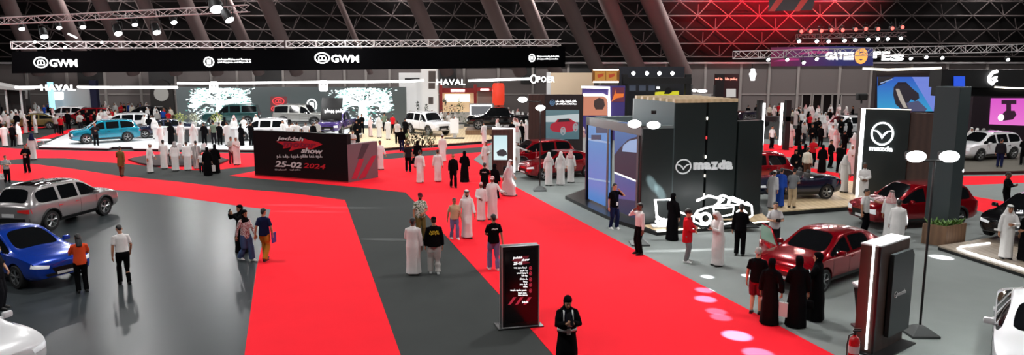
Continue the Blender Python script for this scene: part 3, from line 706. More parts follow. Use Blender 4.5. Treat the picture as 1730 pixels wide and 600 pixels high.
DGREEN = mat('dark green black panel', rgb(30, 38, 38), .4); WHT = mat('white lacquer', rgb(235, 235, 235), .4); LED = glow('white led', (1, 1, 1), 6); LEDW = glow('warm white led', (1, .93, .8), 3)
SIGNW = glow('white sign letters', (1, 1, 1), 4); SIGNR = glow('red sign letters', (1, .05, .06), 1.2); LENS = glow('lamp lens', (.95, .97, 1), 14); LENSR = glow('red lamp lens', (1, .1, .08), 3.5)

floor = MB(); floor.prism([(-80, -4), (80, -4), (80, 90), (-80, 90)], -.12, 0); structure('floor', floor, [DARKC])
def sheet(name, pts, z0, z1, m, label=None, cat=None, kind=None):
    o = obj(name, MB().prism(pxpoly(pts, z1), z0, z1), [m]); return tag(o, label, cat, None, kind)
sheet('vinyl_floor', [(-700, 250), (-140, 290), (0, 302), (240, 324), (458, 354), (433, 455), (413, 600), (405, 640), (400, 660), (-900, 660)], 0, .004, VINYL, kind='structure')
sheet('show_floor', [(830, 290), (800, 269), (835, 236), (1000, 232), (1290, 235), (1445, 243), (1600, 262), (1820, 270), (1900, 640), (1500, 660), (1410, 600), (866, 313)], 0, .004, GREYC, kind='structure')
sheet('red_carpet', [(-160, 269), (0, 279), (55, 277), (128, 286), (200, 297), (300, 307), (400, 319), (480, 325), (583, 338), (677, 600), (695, 650), (402, 650), (413, 600), (433, 455), (457, 354), (420, 350), (310, 334), (240, 325), (100, 312), (0, 303), (-160, 290)], 0, .009, REDC, 'red aisle carpet bending down between the vinyl floor and the grey aisle', 'carpet')
sheet('red_carpet', [(-160, 239), (65, 253.5), (183, 256), (225, 256), (430, 259.5), (432, 281), (400, 283), (360, 288), (310, 287), (240, 279), (165, 273), (110, 267), (62, 267), (0, 271), (-160, 262)], 0, .009, REDC, 'red carpet strip along the edge of the white stage with the teal car', 'carpet')
sheet('red_carpet', [(388, 297), (431, 289), (560, 288), (640, 270), (740, 262), (815, 257), (800, 270), (830, 290), (866, 313), (1410, 600), (1505, 650), (968, 650), (935, 600), (905, 565), (700, 340), (685, 325), (590, 315), (500, 307), (431, 301)], 0, .009, REDC, 'wide red walkway carpet passing the black info totem and the woman in the vest', 'carpet')
sheet('red_carpet', [(600, 263), (650, 255.5), (815, 243.5), (834, 242), (820, 248), (740, 253), (650, 260), (600, 265)], 0, .009, REDC, 'narrow red carpet strip along the wooden stage with the white boxy suv', 'carpet')
sheet('red_carpet', [(1290, 243), (1445, 252), (1580, 291), (1625, 298), (1700, 297), (1820, 293), (1820, 307), (1730, 309), (1625, 313), (1577, 313), (1440, 275), (1290, 262)], 0, .009, REDC, 'red carpet strip in front of the stage with the white suv by the pink screen', 'carpet')
sheet('red_carpet', [(1370, 284), (1440, 297), (1600, 325), (1640, 331), (1730, 346), (1820, 354), (1820, 364), (1730, 359), (1690, 366), (1640, 353), (1560, 340), (1440, 325), (1370, 303)], 0, .009, REDC, 'red carpet strip under the man in black with a box by his feet', 'carpet')
sheet('red_carpet', [(40, 247), (112, 226), (140, 219), (122, 217), (50, 238)], 0, .009, REDC, 'thin red carpet running away beside the left corner of the white stage', 'carpet')
sheet('red_carpet', [(20, 231), (94, 210), (92, 198), (10, 217)], 0, .009, REDC, 'far red carpet in front of the dark cars at the far left stand', 'carpet')

# back wall with its mullions, dado rail and doors
WALLM = mat('grey hall wall', rgb(122, 113, 111), .8, noise=.06, nscale=.3); MULL = mat('pale mullion', rgb(166, 158, 154), .6); DARKP = mat('dark wall panel', rgb(60, 58, 58), .7)
YB = 88.0
structure('wall_back', MB().box((0, YB + .2, 3.1), (160, .4, 6.2)), [WALLM])
structure('wall_left', MB().box((-80.2, 44, 3.1), (.4, 96, 6.2)), [WALLM]); structure('wall_right', MB().box((80.2, 44, 3.1), (.4, 96, 6.2)), [WALLM])
n = 0
for px in (-20, 44, 112, 176, 236, 296, 356, 400, 428, 478, 538, 582, 618, 658, 712, 784, 842, 900, 960, 1014, 1070, 1126, 1192, 1252, 1300, 1349, 1419, 1473, 1540, 1600, 1668, 1735):
    x = P(px, 110, YB).x; n += 1
    structure('trim_%d' % n, MB().box((x, YB - .1, 3.1), (.3, .2, 6.2), ch=.03), [MULL])
structure('baseboard_back', MB().box((0, YB - .04, .15), (159, .08, .3)), [DARKP])
structure('trim_%d' % (n + 1), MB().box((0, YB - .06, 2.55), (159, .1, .12)), [MULL])
structure('trim_%d' % (n + 2), MB().box((0, YB - .15, 6.2), (159, .5, .22)), [STEEL])
for i, (a, b) in enumerate(((130, 176), (250, 296), (430, 478), (742, 770), (880, 905), (960, 1014))):
    x0, x1 = P(a, 110, YB).x, P(b, 110, YB).x
    structure('trim_%d' % (n + 3 + i), MB().box(((x0 + x1) / 2, YB - .05, 4.9), (x1 - x0, .1, 2.3)), [DARKP])
for i, px in enumerate((1361, 1379, 1396, 1412)):
    x = P(px, 180, YB).x; d = structure('door_%d' % (i + 1), MB().box((x, YB - .08, 1.25), (.95, .1, 2.5), ch=.02), [mat('dark door glass', rgb(26, 20, 20), .15)])
    f = MB()
    for dx in (-.52, .52): f.box((x + dx, YB - .12, 1.27), (.12, .16, 2.6))
    f.box((x, YB - .12, 2.56), (1.1, .16, .12)); obj('door_frame', f, [MULL], d); obj('door_handle', MB().tube([(x + .36, YB - .2, 1.0), (x + .36, YB - .2, 1.35)], .03), [CHROME if 'CHROME' in globals() else STEEL], d)
# dome roof: dark membrane, space frame, ribs
MEMB = mat('roof membrane', (.02, .018, .018), .95, spec=.05); STRUT = mat('space frame tube', rgb(96, 86, 85), .5); RIBM = mat('roof rib cladding', rgb(128, 110, 108), .7, noise=.05, nscale=.4)
cl = MB(); zy = [(6.3, 89.5), (12, 86), (20, 80), (32, 66)]
for (z0, y0), (z1, y1) in zip(zy, zy[1:]): cl.quad((-81, y0, z0), (81, y0, z0), (81, y1, z1), (-81, y1, z1))
cl.quad((-81, 66, 32), (81, 66, 32), (81, -4, 34), (-81, -4, 34))
structure('ceiling', cl, [MEMB], fix=False)
fr = MB(); rows = []
for k in range(7):
    z = 6.9 + 1.5 * k; y = 87.2 - .62 * (z - 6.3); rows.append([Vector((-78 + 3.4 * i + (1.7 if k % 2 else 0) - .55 * k, y, z)) for i in range(47)])
for k, r in enumerate(rows):
    fr.tube([r[0], r[-1]], .075, n=5)
    if k + 1 < len(rows):
        for i, p in enumerate(r):
            q = rows[k + 1]
            for j in ((i - 1, i) if k % 2 == 0 else (i, i + 1)):
                if 0 <= j < len(q): fr.tube([p, q[j]], .055, n=4)
            if i % 2 == k % 2: fr.tube([p + Vector((0, .0, 0)), Vector((p.x + .25, p.y + .9, p.z + 1.3))], .05, n=4)
        
structure('ceiling_frame', fr, [STRUT])
for i, (xt, xb, yb, wd) in enumerate(((-70, -38, 112, 22), (12, 60, 112, 24), (93, 146, 112, 24), (167, 220, 112, 23), (240, 292, 112, 23), (312, 362, 112, 23), (380, 432, 112, 21), (447, 496, 112, 24), (572, 620, 112, 10), (700, 750, 112, 25), (825, 874, 112, 26), (888, 934, 112, 25), (956, 1006, 112, 28), (1026, 1075, 112, 30), (1099, 1149, 114, 33))):
    a = P(xb + 6, yb + 12, 86.5); b = P((xt + xb) / 2, yb / 2, 83.2); c = P(xt, 0, 79.5); d = P(2 * xt - xb + 4, -112, 74); e = P(3 * xt - 2 * xb + 12, -230, 67)
    rw = wd / 1250 * 80 / 2; rb = MB()
    rb.tube([a, b, c, d, e], rw, n=14, flat=.8)
    structure('ceiling_rib', rb, [RIBM], smooth=True)

# ------------------------------------------------------------------ the hall's lamps
def area(name, loc, power, size, col=(1, 1, 1), aim=None, spread=None):
    l = bpy.data.lights.new(name, 'AREA'); l.shape = 'DISK'; l.size = size; l.energy = power; l.color = col
    if spread: l.spread = radians(spread)
    o = bpy.data.objects.new(name, l); COL.objects.link(o); o.location = loc
    if aim is not None: o.rotation_euler = (Vector(aim) - Vector(loc)).to_track_quat('-Z', 'Y').to_euler()
    return o
def spot(name, loc, aim, power, angle, blend=.15, col=(1, 1, 1), size=.15):
    l = bpy.data.lights.new(name, 'SPOT'); l.energy = power; l.spot_size = radians(angle); l.spot_blend = blend; l.color = col; l.shadow_soft_size = size
    o = bpy.data.objects.new(name, l); COL.objects.link(o); o.location = loc
    o.rotation_euler = (Vector(aim) - Vector(loc)).to_track_quat('-Z', 'Y').to_euler(); return o
for Y in (10, 24, 38, 52, 66, 80):
    for X in (-48, -32, -16, 0, 16, 32, 48):
        if abs(X) > Y * .9 + 14: continue
        area('hall lamp', (X + (4 if (Y // 14) % 2 else -4), Y, 14.5), 880, .7, (1, .985, .97))
for x, y, p in ((-34, 56, 900), (-22, 58, 900), (-8, 60, 700), (-28, 66, 600), (-14, 66, 600)): area('stage lamp', (x, y - 3, 9.5), p, .5, (1, 1, 1))
# ------------------------------------------------------------------ stands, screens and signs
def wn(a, b):
    d = Vector((b[0] - a[0], b[1] - a[1], 0)).normalized(); return Vector((d.y, -d.x, 0))
def W(a, b, px, py):
    n = wn(a, b); d = ray(px, py); o = Vector((0, 0, H)); A = Vector((a[0], a[1], 0))
    t = (A - o).dot(n) / d.dot(n); return o + d * t
def part(name, mb, mats, parent, smooth=False, label=None):
    o = obj(name, mb, mats, None, smooth)
    if parent:
        o.parent = parent
        if parent.type == 'EMPTY' or parent.location.length > 0 or parent.rotation_euler.z:
            o.matrix_parent_inverse = parent_inv(parent)
    if label: o['label'] = label
    return o
def parent_inv(p):
    m = Matrix.Identity(4); q = p; chain = []
    while q: chain.append(q); q = q.parent
    for c in reversed(chain): m = m @ c.matrix_parent_inverse @ Matrix.LocRotScale(c.location, c.rotation_euler, c.scale)
    return m.inverted()
def plate(name, a, b, pts, off, t, mats, parent, label=None):
    """a flat panel on the wall plane a-b, outline given in photo points"""
    n = wn(a, b); q = [W(a, b, x, y) + n * off for x, y in pts]; k = len(q); mb = MB()
    mb.add(q + [p + n * t for p in q], [tuple(range(k)), tuple(range(2 * k - 1, k - 1, -1))] + [(i, (i + 1) % k, k + (i + 1) % k, k + i) for i in range(k)])
    return part(name, mb, mats, parent, label=label)
def rect(x0, y0, x1, y1): return [(x0, y0), (x1, y0), (x1, y1), (x0, y1)]
def sign(name, s, a, b, box, off, mats, parent, extrude=.02, fit=True, **k):
    x0, y0, x1, y1 = box; n = wn(a, b); ym = (y0 + y1) / 2; xm = (x0 + x1) / 2
    L, R = W(a, b, x0, ym), W(a, b, x1, ym); T, B = W(a, b, xm, y0), W(a, b, xm, y1)
    o = lettering(name, s, (L + R) / 2 + n * (off + extrude), n, mats, None, (R - L).length, (T - B).length, extrude, **k)
    if parent: o.parent = parent; o.matrix_parent_inverse = parent_inv(parent)
    return o
def scrawl(name, a, b, box, off, mats, parent, seed=1, t=.006):
    """a line of small joined-up script too small to read"""
    x0, y0, x1, y1 = box; rr = random.Random(seed); n = wn(a, b); mb = MB(); h = y1 - y0; x = x0
    def bar(p, q):
        c = [W(a, b, *z) + n * off for z in ((p[0], p[1]), (q[0], p[1]), (q[0], q[1]), (p[0], q[1]))]
        mb.add(c + [v + n * t for v in c], [(0, 1, 2, 3), (7, 6, 5, 4), (0, 4, 5, 1), (1, 5, 6, 2), (2, 6, 7, 3), (3, 7, 4, 0)])
    while x < x1 - h * .3:
        w = min(h * rr.uniform(1.0, 2.6), x1 - x); bar((x, y0 + h * .55), (x + w, y0 + h * .8)); k = x
        while k < x + w - h * .15:
            u = rr.random(); bar((k, y0 + h * (0 if u < .3 else .3)), (k + h * .2, y0 + h * .6)); 
            if u > .7: bar((k, y0 + h * .88), (k + h * .2, y1))
            k += h * rr.uniform(.4, .7)
        x += w + h * .35
    return part(name, mb, mats, parent)
def emblem(name, a, b, box, off, mats, parent, style, tube=.055):
    """round emblem built from tubes; style g: ring with arch, m: ring with wings, q: disc with a letter cut"""
    x0, y0, x1, y1 = box; n = wn(a, b); c = W(a, b, (x0 + x1) / 2, (y0 + y1) / 2) + n * off
    rx = (W(a, b, x1, y0) - W(a, b, x0, y0)).length / 2; rz = (W(a, b, x0, y0) - W(a, b, x0, y1)).length / 2
    X = Vector((0, 0, 1)).cross(n).normalized(); Zv = Vector((0, 0, 1)); mb = MB()
    Q = lambda u, v: c + X * (u * rx) + Zv * (v * rz)
    t = tube * (rx + rz)
    ring = [Q(cos(2 * pi * i / 28), sin(2 * pi * i / 28)) for i in range(29)]
    if style != 'c': mb.tube(ring, t, n=6, up=n)
    if style == 'g':
        mb.tube([Q(-.5, -.45), Q(-.5, .1), Q(-.3, .42), Q(.3, .42), Q(.5, .1), Q(.5, -.45)], t * .9, n=6, up=n); mb.tube([Q(0, .4), Q(0, -.5)], t, n=6, up=n); mb.tube([Q(-.55, -.45), Q(.55, -.45)], t * .8, n=6, up=n)
    if style == 'm':
        mb.tube([Q(-.92, .3), Q(-.5, .22), Q(-.15, -.1), Q(0, -.42), Q(.15, -.1), Q(.5, .22), Q(.92, .3)], [t * .5, t * .9, t * 1.1, t * 1.2, t * 1.1, t * .9, t * .5], n=6, up=n)
    if style == 'q':
        mb.tube([Q(-.35, -.5), Q(-.35, .45), Q(.0, .45), Q(0, -.5)], t * .9, n=6, up=n); mb.tube([Q(.3, .5), Q(.3, -.5)], t * .9, n=6, up=n)
    if style == 'c':
        mb.tube([Q(.5, .75), Q(-.1, .6), Q(-.5, .1), Q(-.4, -.5), Q(.1, -.8)], t * 2.2, n=8, up=n); mb.tube([Q(0, -.15), Q(.5, .05), Q(.55, -.35), Q(.1, -.55)], t * 1.8, n=8, up=n)
    return part(name, mb, mats, parent, True)
def floorpoly(pts, z): return pxpoly(pts, z)
def truss(p, q, s=.3, step=.6, mats=STEEL, name='lighting_truss', label='', group=None, r=.026):
    p, q = Vector(p), Vector(q); d = (q - p).normalized(); x, u = frame(d); mb = MB(); L = (q - p).length
    cs = [x * a * s / 2 + u * b * s / 2 for a, b in ((-1, -1), (1, -1), (1, 1), (-1, 1))]
    for c in cs: mb.tube([p + c, q + c], r, n=6)
    k = max(2, int(L / step))
    for i in range(k):
        a, b = p + d * (L * i / k), p + d * (L * (i + 1) / k)
        for j in range(4):
            c0, c1 = cs[j], cs[(j + 1) % 4]
            mb.tube([a + (c0 if i % 2 else c1), b + (c1 if i % 2 else c0)], r * .6, n=4)
        if i % 3 == 0:
            for j in range(4): mb.tube([a + cs[j], a + cs[(j + 1) % 4]], r * .7, n=4)
    return tag(obj(name, mb, [mats]), label, 'truss', group)

# ---- the black sign wall of the show
A, B, C_ = G(431, 297), G(588.5, 309), G(639, 300)
t = empty('sign_wall', 'black show sign wall with date lettering standing in the middle of the carpets', 'sign wall', A)
SWB = mat('sign black', rgb(15, 13, 15), .5, spec=.15); SWS = mat('sign mauve side', rgb(112, 90, 97), .5); RSP = mat('sign red splash', rgb(188, 24, 40), .5); RSPD = mat('sign dark red', rgb(128, 16, 46), .5); SWW = mat('sign white print', rgb(205, 202, 202), .5)
part('front_panel', MB().slab(A, B, .012, 2.56, .35), [SWB], t)
part('side_panel', MB().slab(B + wn(A, B) * -.02, C_, .012, 2.02, .3), [SWS], t)
part('skirting', MB().slab(A, B, .012, .06, .03, back=-.03), [mat('red skirting', rgb(150, 20, 30), .6)], t)
plate('red_splash', A, B, [(466, 239), (480, 246), (478, 251), (492, 249), (488, 256), (505, 251), (514, 250), (524, 253), (534, 249), (545, 244), (537, 240), (520, 236), (514, 234), (498, 240), (480, 239)], .004, .006, [RSP], t)
sign('lettering', 'jeddah', A, B, (468, 231, 513, 239.5), .014, [SWW], t, .008, shear=.25, bold=.02)
sign('lettering', 'motor', A, B, (478, 239.5, 534, 249), .012, [RSPD], t, .006, shear=.25, bold=.03)
sign('lettering', 'show', A, B, (509, 250.5, 546, 259.5), .014, [SWW], t, .008, shear=.25, bold=.03)
scrawl('lettering', A, B, (468, 261, 545, 267.5), .012, [SWW], t)
sign('lettering', '25-02', A, B, (465, 273, 510, 283), .014, [SWW], t, .008, shear=.2, bold=.03)
sign('lettering', '2024', A, B, (513, 276.5, 550, 285), .012, [RSP], t, .006, shear=.2, bold=.02)
for x0, x1 in ((465, 484), (490, 508)): scrawl('lettering', A, B, (x0, 285.5, x1, 288.5), .012, [SWW], t, x0)
for x in (0, 19): plate('red_stripe', B, C_, [(594 + x, 302 - x * .3), (603 + x, 302 - x * .3), (615 + x, 268), (607 + x, 268)] if x == 0 else [(605, 303), (617, 300), (636, 262), (628, 264)], .004, .005, [mat('side red stripe', rgb(176, 34, 62), .5)], t)
plate('grey_stripe', B, C_, [(612, 243), (624, 243), (612, 268), (604, 268)], .004, .005, [mat('side grey stripe', rgb(64, 52, 60), .5)], t)

# ---- LED info totem in the walkway
A, B = G(848.5, 557), G(910, 551.5); n = wn(A, B); hz = P(849, 418, A.y).z; dA = Vector((-n.x, -n.y, 0))
t = empty('info_totem', 'black info totem with white event text standing on the walkway corner', 'info totem', A)
Rb = [A - n * -.06 + (A - B) * .12, B - n * -.1 + (B - A) * .12, B - n * .42 + (B - A) * .1, A - n * .42 + (A - B) * .12]
part('base_plate', MB().prism(Rb, 0, .03), [BLKG], t)
TBL = mat('totem screen', rgb(12, 6, 10), .15); nt_ = TBL.node_tree
part('panel', MB().slab(A, B, .03, hz, .22), [BLKG], t)
plate('screen', A, B, [(853, 424), (906, 419), (908, 541), (854, 547)], .004, .006, [TBL], t)
m = MB()
for back in (0, .22):
    p0, p1 = A - n * back, B - n * back
    m.tube([p0 + Vector((0, 0, .03)), p0 + Vector((0, 0, hz)), p1 + Vector((0, 0, hz)), p1 + Vector((0, 0, .03)), p0 + Vector((0, 0, .03))], .017, n=6)
part('silver_frame', m, [mat('silver edge', rgb(200, 200, 202), .3, metal=.6)], t)
TW = glow('totem white text', (1, .98, .98), 1.3); TR = glow('totem red glow', (.75, .03, .07), .55)
plate('red_splash', A, B, [(864, 440), (880, 433), (894, 432), (888, 441), (896, 444), (882, 447)], .012, .004, [glow('totem dark red', (.3, .01, .03), .35)], t)
sign('lettering', 'jeddah', A, B, (866, 433, 882, 438), .018, [TW], t, .004, shear=.2, bold=.03); sign('lettering', 'show', A, B, (881, 436.5, 894, 440.5), .018, [TW], t, .004, shear=.2, bold=.03)
sign('lettering', '25-02', A, B, (867, 442, 882, 447), .018, [TW], t, .004, shear=.2, bold=.03)
for x0, x1, ys in ((868, 891, (452, 457)), (873, 891, (461, 465.5)), (878, 891, (471, 475.5)), (878, 891, (480, 484)), (862, 891, (490, 494.5, 498))):
    for i, y in enumerate(ys): scrawl('lettering', A, B, (x0 if i == 0 else x1 - (x1 - x0) * .55, y - 1.8, x1, y + 1.8), .018, [TW], t, int(y))
    emblem('icon', A, B, (894, ys[0] - 2, 898, ys[0] + 4), .016, [TR], t, 'q', .09)
for x in (858, 870, 884): plate('red_streak', A, B, [(x, 515), (x + 5, 514), (x + 14, 502), (x + 9, 502)], .012, .004, [TR], t)
scrawl('lettering', A, B, (882, 507, 894, 512), .018, [TW], t, 5)

# ---- brown kiosk with LED edge at the right, its leaflet stand and the extinguisher
def kiosk():
    N = Vector((7.82, 15.27, 0)); u = Vector((.78, .63, 0)).normalized(); v = Vector((-u.y, u.x, 0)); Lk, Dk, hk = 1.4, .42, 2.44
    t = empty('display_kiosk', 'tall brown kiosk with white LED edge standing before the red hatchback', 'kiosk', N)
    q = [N, N + u * Lk, N + u * Lk + v * Dk, N + v * Dk]
    part('carcass', MB().prism(q, .04, hk - .03), [WOODB], t); part('top', MB().prism([p + (p - (q[0] + q[2]) / 2) * .01 for p in q], hk - .03, hk), [WHT], t)
    part('base_plate', MB().prism([N - u * .12 - v * .3, N + u * (Lk + .03) - v * .3, N + u * (Lk + .03) + v * (Dk + .05), N - u * .12 + v * (Dk + .05)], 0, .04), [BLKG], t)
    e = N - u * .012 + v * .12
    part('led_strip', MB().prism([e - u * .012, e + v * .04 - u * .012, e + v * .04 + u * .01, e + u * .01], .1, hk + .004), [LED], t)
    part('edge_trim', MB().prism([N - u * .02 - v * .02, N + u * .05 - v * .02, N + u * .05 + v * .03, N - u * .02 + v * .03], .04, hk - .02), [BLKG], t)
    m = MB(); x = [(.42, .34), (1.42, .34), (1.42, 2.06), (1.3, 2.2), (.42, 2.2)]
    f0 = [N + u * a - v * .03 + Vector((0, 0, z)) for a, z in x]; f1 = [p - v * .09 for p in f0]; k = len(x)
    m.add(f0 + f1, [tuple(range(k)), tuple(range(2 * k - 1, k - 1, -1))] + [(i, (i + 1) % k, k + (i + 1) % k, k + i) for i in range(k)])
    bp = part('back_panel', m, [mat('kiosk slate panel', rgb(56, 62, 62), .4)], t)
    P0 = N - v * .12; P1 = N + u * Lk - v * .12
    c0 = N + u * .62 - v * .125 + Vector((0, 0, 1.28)); m = MB(); m.tube([c0 + u * (.075 * cos(k * pi / 10)) + Vector((0, 0, .065 * sin(k * pi / 10))) for k in range(21)], .009, n=6); m.tube([c0 - u * .065 + Vector((0, 0, .02)), c0 - Vector((0, 0, .03)), c0 + u * .065 + Vector((0, 0, .02))], .009, n=6); part('emblem', m, [SWW], bp)
    o = lettering('lettering', 'mazda', c0 + u * .3, -v, [SWW], None, .38, .1, .006, bold=.02); o.parent = bp; o.matrix_parent_inverse = parent_inv(bp)
    c = G(1453, 553); t = empty('leaflet_stand', 'slim black leaflet stand with white top beside the brown kiosk', 'leaflet stand', c)
    part('base', MB().box(c + Vector((0, 0, .03)), (.34, .3, .06), ch=.02), [mat('dark red base', rgb(70, 16, 24), .4)], t)
    m = MB(); R = Matrix.Rotation(.6, 3, 'Z')
    tp = Vector((-.12, -.02, 1.02))
    m.loft([[c + R @ Vector((a * w_ + o.x, b * d_ + o.y, o.z)) for a, b in ((-1, -1), (1, -1), (1, 1), (-1, 1))] for w_, d_, o in ((.07, .06, Vector((0, 0, .06))), (.09, .07, Vector((-.04, 0, .5))), (.14, .1, tp))]); part('column', m, [BLKG], t)
    m = MB(); m.loft([[c + R @ (Vector((a * .17, b * .13, dz + .05 * b)) + tp) for a, b in ((-1, -1), (1, -1), (1, 1), (-1, 1))] for dz in (.04, .08)]); part('tray', m, [WHT], t)
    c = G(1441, 611); t = empty('fire_extinguisher', 'red fire extinguisher with black hose at the foot of the brown kiosk', 'fire extinguisher', c)
    RD = mat('extinguisher red', rgb(190, 20, 26), .25, coat=.6)
    part('cylinder', MB().lathe([(.001, 0), (.1, .0), (.11, .03), (.11, .45), (.09, .53), (.04, .57), (.035, .6), (.001, .6)], c), [RD], t, True)
    part('valve', MB().lathe([(.03, .58), (.03, .66), (.001, .66)], c).box(c + Vector((.04, 0, .68)), (.17, .03, .025)).box(c + Vector((.05, 0, .72)), (.15, .03, .02)), [BLK], t)
    part('hose', MB().tube([c + Vector((-.03, -.02, .63)), c + Vector((-.14, -.04, .6)), c + Vector((-.17, -.04, .4)), c + Vector((-.15, -.02, .15))], .014, n=8), [BLK], t, True)
    part('label', MB().lathe([(.1115, .2), (.1115, .36)], c, n=24), [SWW], t)
kiosk()

# ---- flood lamps on black stands
def flood(base, lamps, label, hlamp):
    c = G(*base); t = empty('floodlight_stand', label, 'floodlight', c, 0, 'floodlight stands')
    m = MB(); m.loft([[c + Vector((a * r, b * r, z)) for a, b in ((-1, -1), (1, -1), (1, 1), (-1, 1))] for r, z in ((.32, .0), (.32, .06), (.12, .2), (.05, .24))]); part('base', m, [mat('stand base grey', rgb(58, 62, 62), .4)], t)
    top = P(lamps[0][0], lamps[0][1], c.y).z - .1
    part('pole', MB().tube([c + Vector((0, 0, .2)), c + Vector((0, 0, top))], .028), [BLK], t, True)
    xs = [P(x, y, c.y) for x, y in lamps]; part('crossbar', MB().tube([Vector((min(p.x for p in xs + [c]), c.y, top)), Vector((max(p.x for p in xs + [c]), c.y, top))], .022), [BLK], t, True)
    for p in xs:
        h = part('lamp_housing', MB().box(p + Vector((0, .09, 0)), (.4, .14, .22), rot=Euler((radians(-14), 0, 0)).to_matrix(), ch=.05), [BLK], t)
        part('lens', MB().ball(p + Vector((0, 0, -.01)), (.23, .06, .13), n=20, m=12), [glow('flood lens', (.96, 1, 1), 26)], h, True)
        area('floodlight', p + Vector((0, -.1, -.02)), 60, .4, (.96, 1, 1), p + Vector((0, -8, -4)))
flood((1553, 565), ((1548, 264), (1604, 264)), 'tall black stand with twin floodlights next to the brown kiosk', 4)
flood((1080, 413), ((1072, 209), (1104, 211)), 'black stand with twin floodlights before the blue-screen cube', 4)
flood((912, 322), ((883, 168), (913, 182)), 'black stand with twin floodlights before the red cars', 4)

# ---- dark green brand cube with blue screens
zc = .15
zs = zc + .012
A, B, C, D, E, F_ = [G(x, y, zc) for x, y in ((988, 337), (1080, 378), (1133, 374.5), (1186, 371), (1238, 368), (1283, 362))]
back = (A - B).normalized()
pl = empty('display_platform', 'low black edged platform carrying the blue-screen cube and dark green panels', 'platform', G(1110, 392))
pf = floorpoly([(955, 331), (1000, 353), (1042, 372), (1110, 392), (1200, 384), (1304, 374), (1290, 362), (1283, 345), (1150, 320), (1000, 315)], zc)
part('deck', MB().prism(pf, .09, zc), [BLKG], pl); part('oak_floor', MB().prism(floorpoly([(1084, 381), (1111, 391), (1200, 383.4), (1302, 373.6), (1288, 361), (1240, 369), (1134, 376)], zc), zc, zc + .006), [WOODL], pl); part('black_edge', MB().prism([(x * 1.0, y) for x, y in pf], 0.0, .09), [BLKG], pl)
e1 = [Vector((*p, zc + .012)) for p in pf[:6]]; part('led_edge', MB().tube(e1[3:], .025, n=6), [LEDW], pl, True)
hb, hp = 3.9, 4.78
t = empty('screen_cube', 'open cube of grey beams framing two tall blue screens on the platform', 'display cube', B)
GRB = mat('grey green beam', rgb(112, 124, 124), .45); GPOST = mat('grey post', rgb(92, 96, 100), .4)
m = MB(); m.slab(A, B, hb - .36, hb, .4); m.slab(B, C, hb - .1, hb, .4); m.slab(A + wn(A, B) * -4.2, A, hb - .36, hb, .4); part('top_beam', m, [GRB], t)
m = MB()
for k, w in ((0, .1), (.42, .16), (.93, .14)):
    p = A.lerp(B, k); q = A.lerp(B, k + w / 5.2); part('post', MB().slab(p, q, zs, hb - .36, .18), [GPOST if k else mat('navy post', rgb(24, 28, 50), .4)], t)
def gradmat(name, c1, c2, axis=2, s=1.0, lo=0, hi=4):
    m = mat(name, (.01, .01, .01), .25); nt = m.node_tree; b = nt.nodes['Principled BSDF']
    tc = nt.nodes.new('ShaderNodeTexCoord'); sx = nt.nodes.new('ShaderNodeSeparateXYZ'); mr = nt.nodes.new('ShaderNodeMapRange'); mr.inputs[1].default_value = lo; mr.inputs[2].default_value = hi
    r = nt.nodes.new('ShaderNodeMix'); r.data_type = 'RGBA'; r.inputs['A'].default_value = (*c1, 1); r.inputs['B'].default_value = (*c2, 1)
    nt.links.new(tc.outputs['Object'], sx.inputs[0]); nt.links.new(sx.outputs[axis], mr.inputs[0]); nt.links.new(mr.outputs[0], r.inputs['Factor']); nt.links.new(r.outputs['Result'], b.inputs['Emission Color']); b.inputs['Emission Strength'].default_value = s
    return m
BSC = gradmat('blue screen picture', rgb(60, 112, 182), rgb(98, 136, 186), 2, 1.1); BSD = gradmat('blue screen dusk picture', rgb(44, 72, 130), rgb(78, 108, 160), 2, 1.0)
s1 = plate('screen', A, B, [(993, 205), (1029, 206), (1029, 352), (993, 336)], -.06, .03, [BSC], t)
s2 = plate('screen', A, B, [(1037, 206), (1075, 207), (1075, 371), (1037, 354)], -.06, .03, [BSD], t)
SD = glow('screen dark picture', rgb(40, 46, 82), .8); SL = glow('screen light picture', rgb(150, 175, 215), .9); SDD = glow('screen night picture', rgb(34, 34, 58), .8)
plate('picture', A, B, [(993, 233), (1029, 240), (1029, 243), (993, 237)], -.028, .003, [SL], s1); plate('picture', A, B, rect(998, 228, 1015, 236), -.026, .003, [SD], s1); plate('picture', A, B, [(993, 300), (1029, 306), (1029, 309), (993, 303)], -.028, .003, [SL], s1)
plate('picture', A, B, rect(1006, 207, 1028, 225), -.028, .003, [SD], s1)
plate('picture', A, B, [(1037, 262), (1046, 250), (1060, 236), (1075, 231), (1075, 308), (1037, 292)], -.028, .003, [SDD], s2); plate('picture', A, B, [(1052, 246), (1062, 238), (1075, 235), (1075, 258), (1050, 256)], -.024, .003, [SL], s2); plate('picture', A, B, [(1037, 290), (1075, 305), (1075, 308), (1037, 293)], -.024, .003, [glow('screen led line', (1, 1, 1), 1.2)], s2)
plate('picture', A, B, [(1037, 335), (1075, 340), (1075, 371), (1037, 354)], -.028, .003, [SD], s2)
part('panel', MB().slab(B + (C - B) * .02, C, zs, hb - .1, .3), [DGREEN], t, label='dark green front panel')
part('inner_wall', MB().slab(A + back * -.2 - wn(A, B) * 1.6, B - wn(A, B) * 1.6, zs, hb - .4, .1), [DGREEN], t)
for p0, p1, h, lab in ((C, D, hp, 'dark green panel carrying the left half of the lettering'), (D + (E - D) * .05, E, hp, 'dark green panel carrying the right half of the lettering')):
    part('tall_panel', MB().slab(p0 + (p1 - p0) * .03, p1, zs, h, .35), [DGREEN], t, label=lab)
t2 = t
m = MB(); bk = back * 3.4
for p0, p1 in ((C, C + bk),): m.slab(C + bk, C, zs, hp, .2)
part('side_wall', m, [mat('slate side', rgb(70, 84, 86), .5)], t)
m = MB()
for k in range(7):
    o0 = C + bk * (k / 6.5); o1 = E + bk * (k / 6.5); m.slab(o0, o1, hp - .02, hp + .12, .18)
part('roof_slats', m, [WOODL], t)
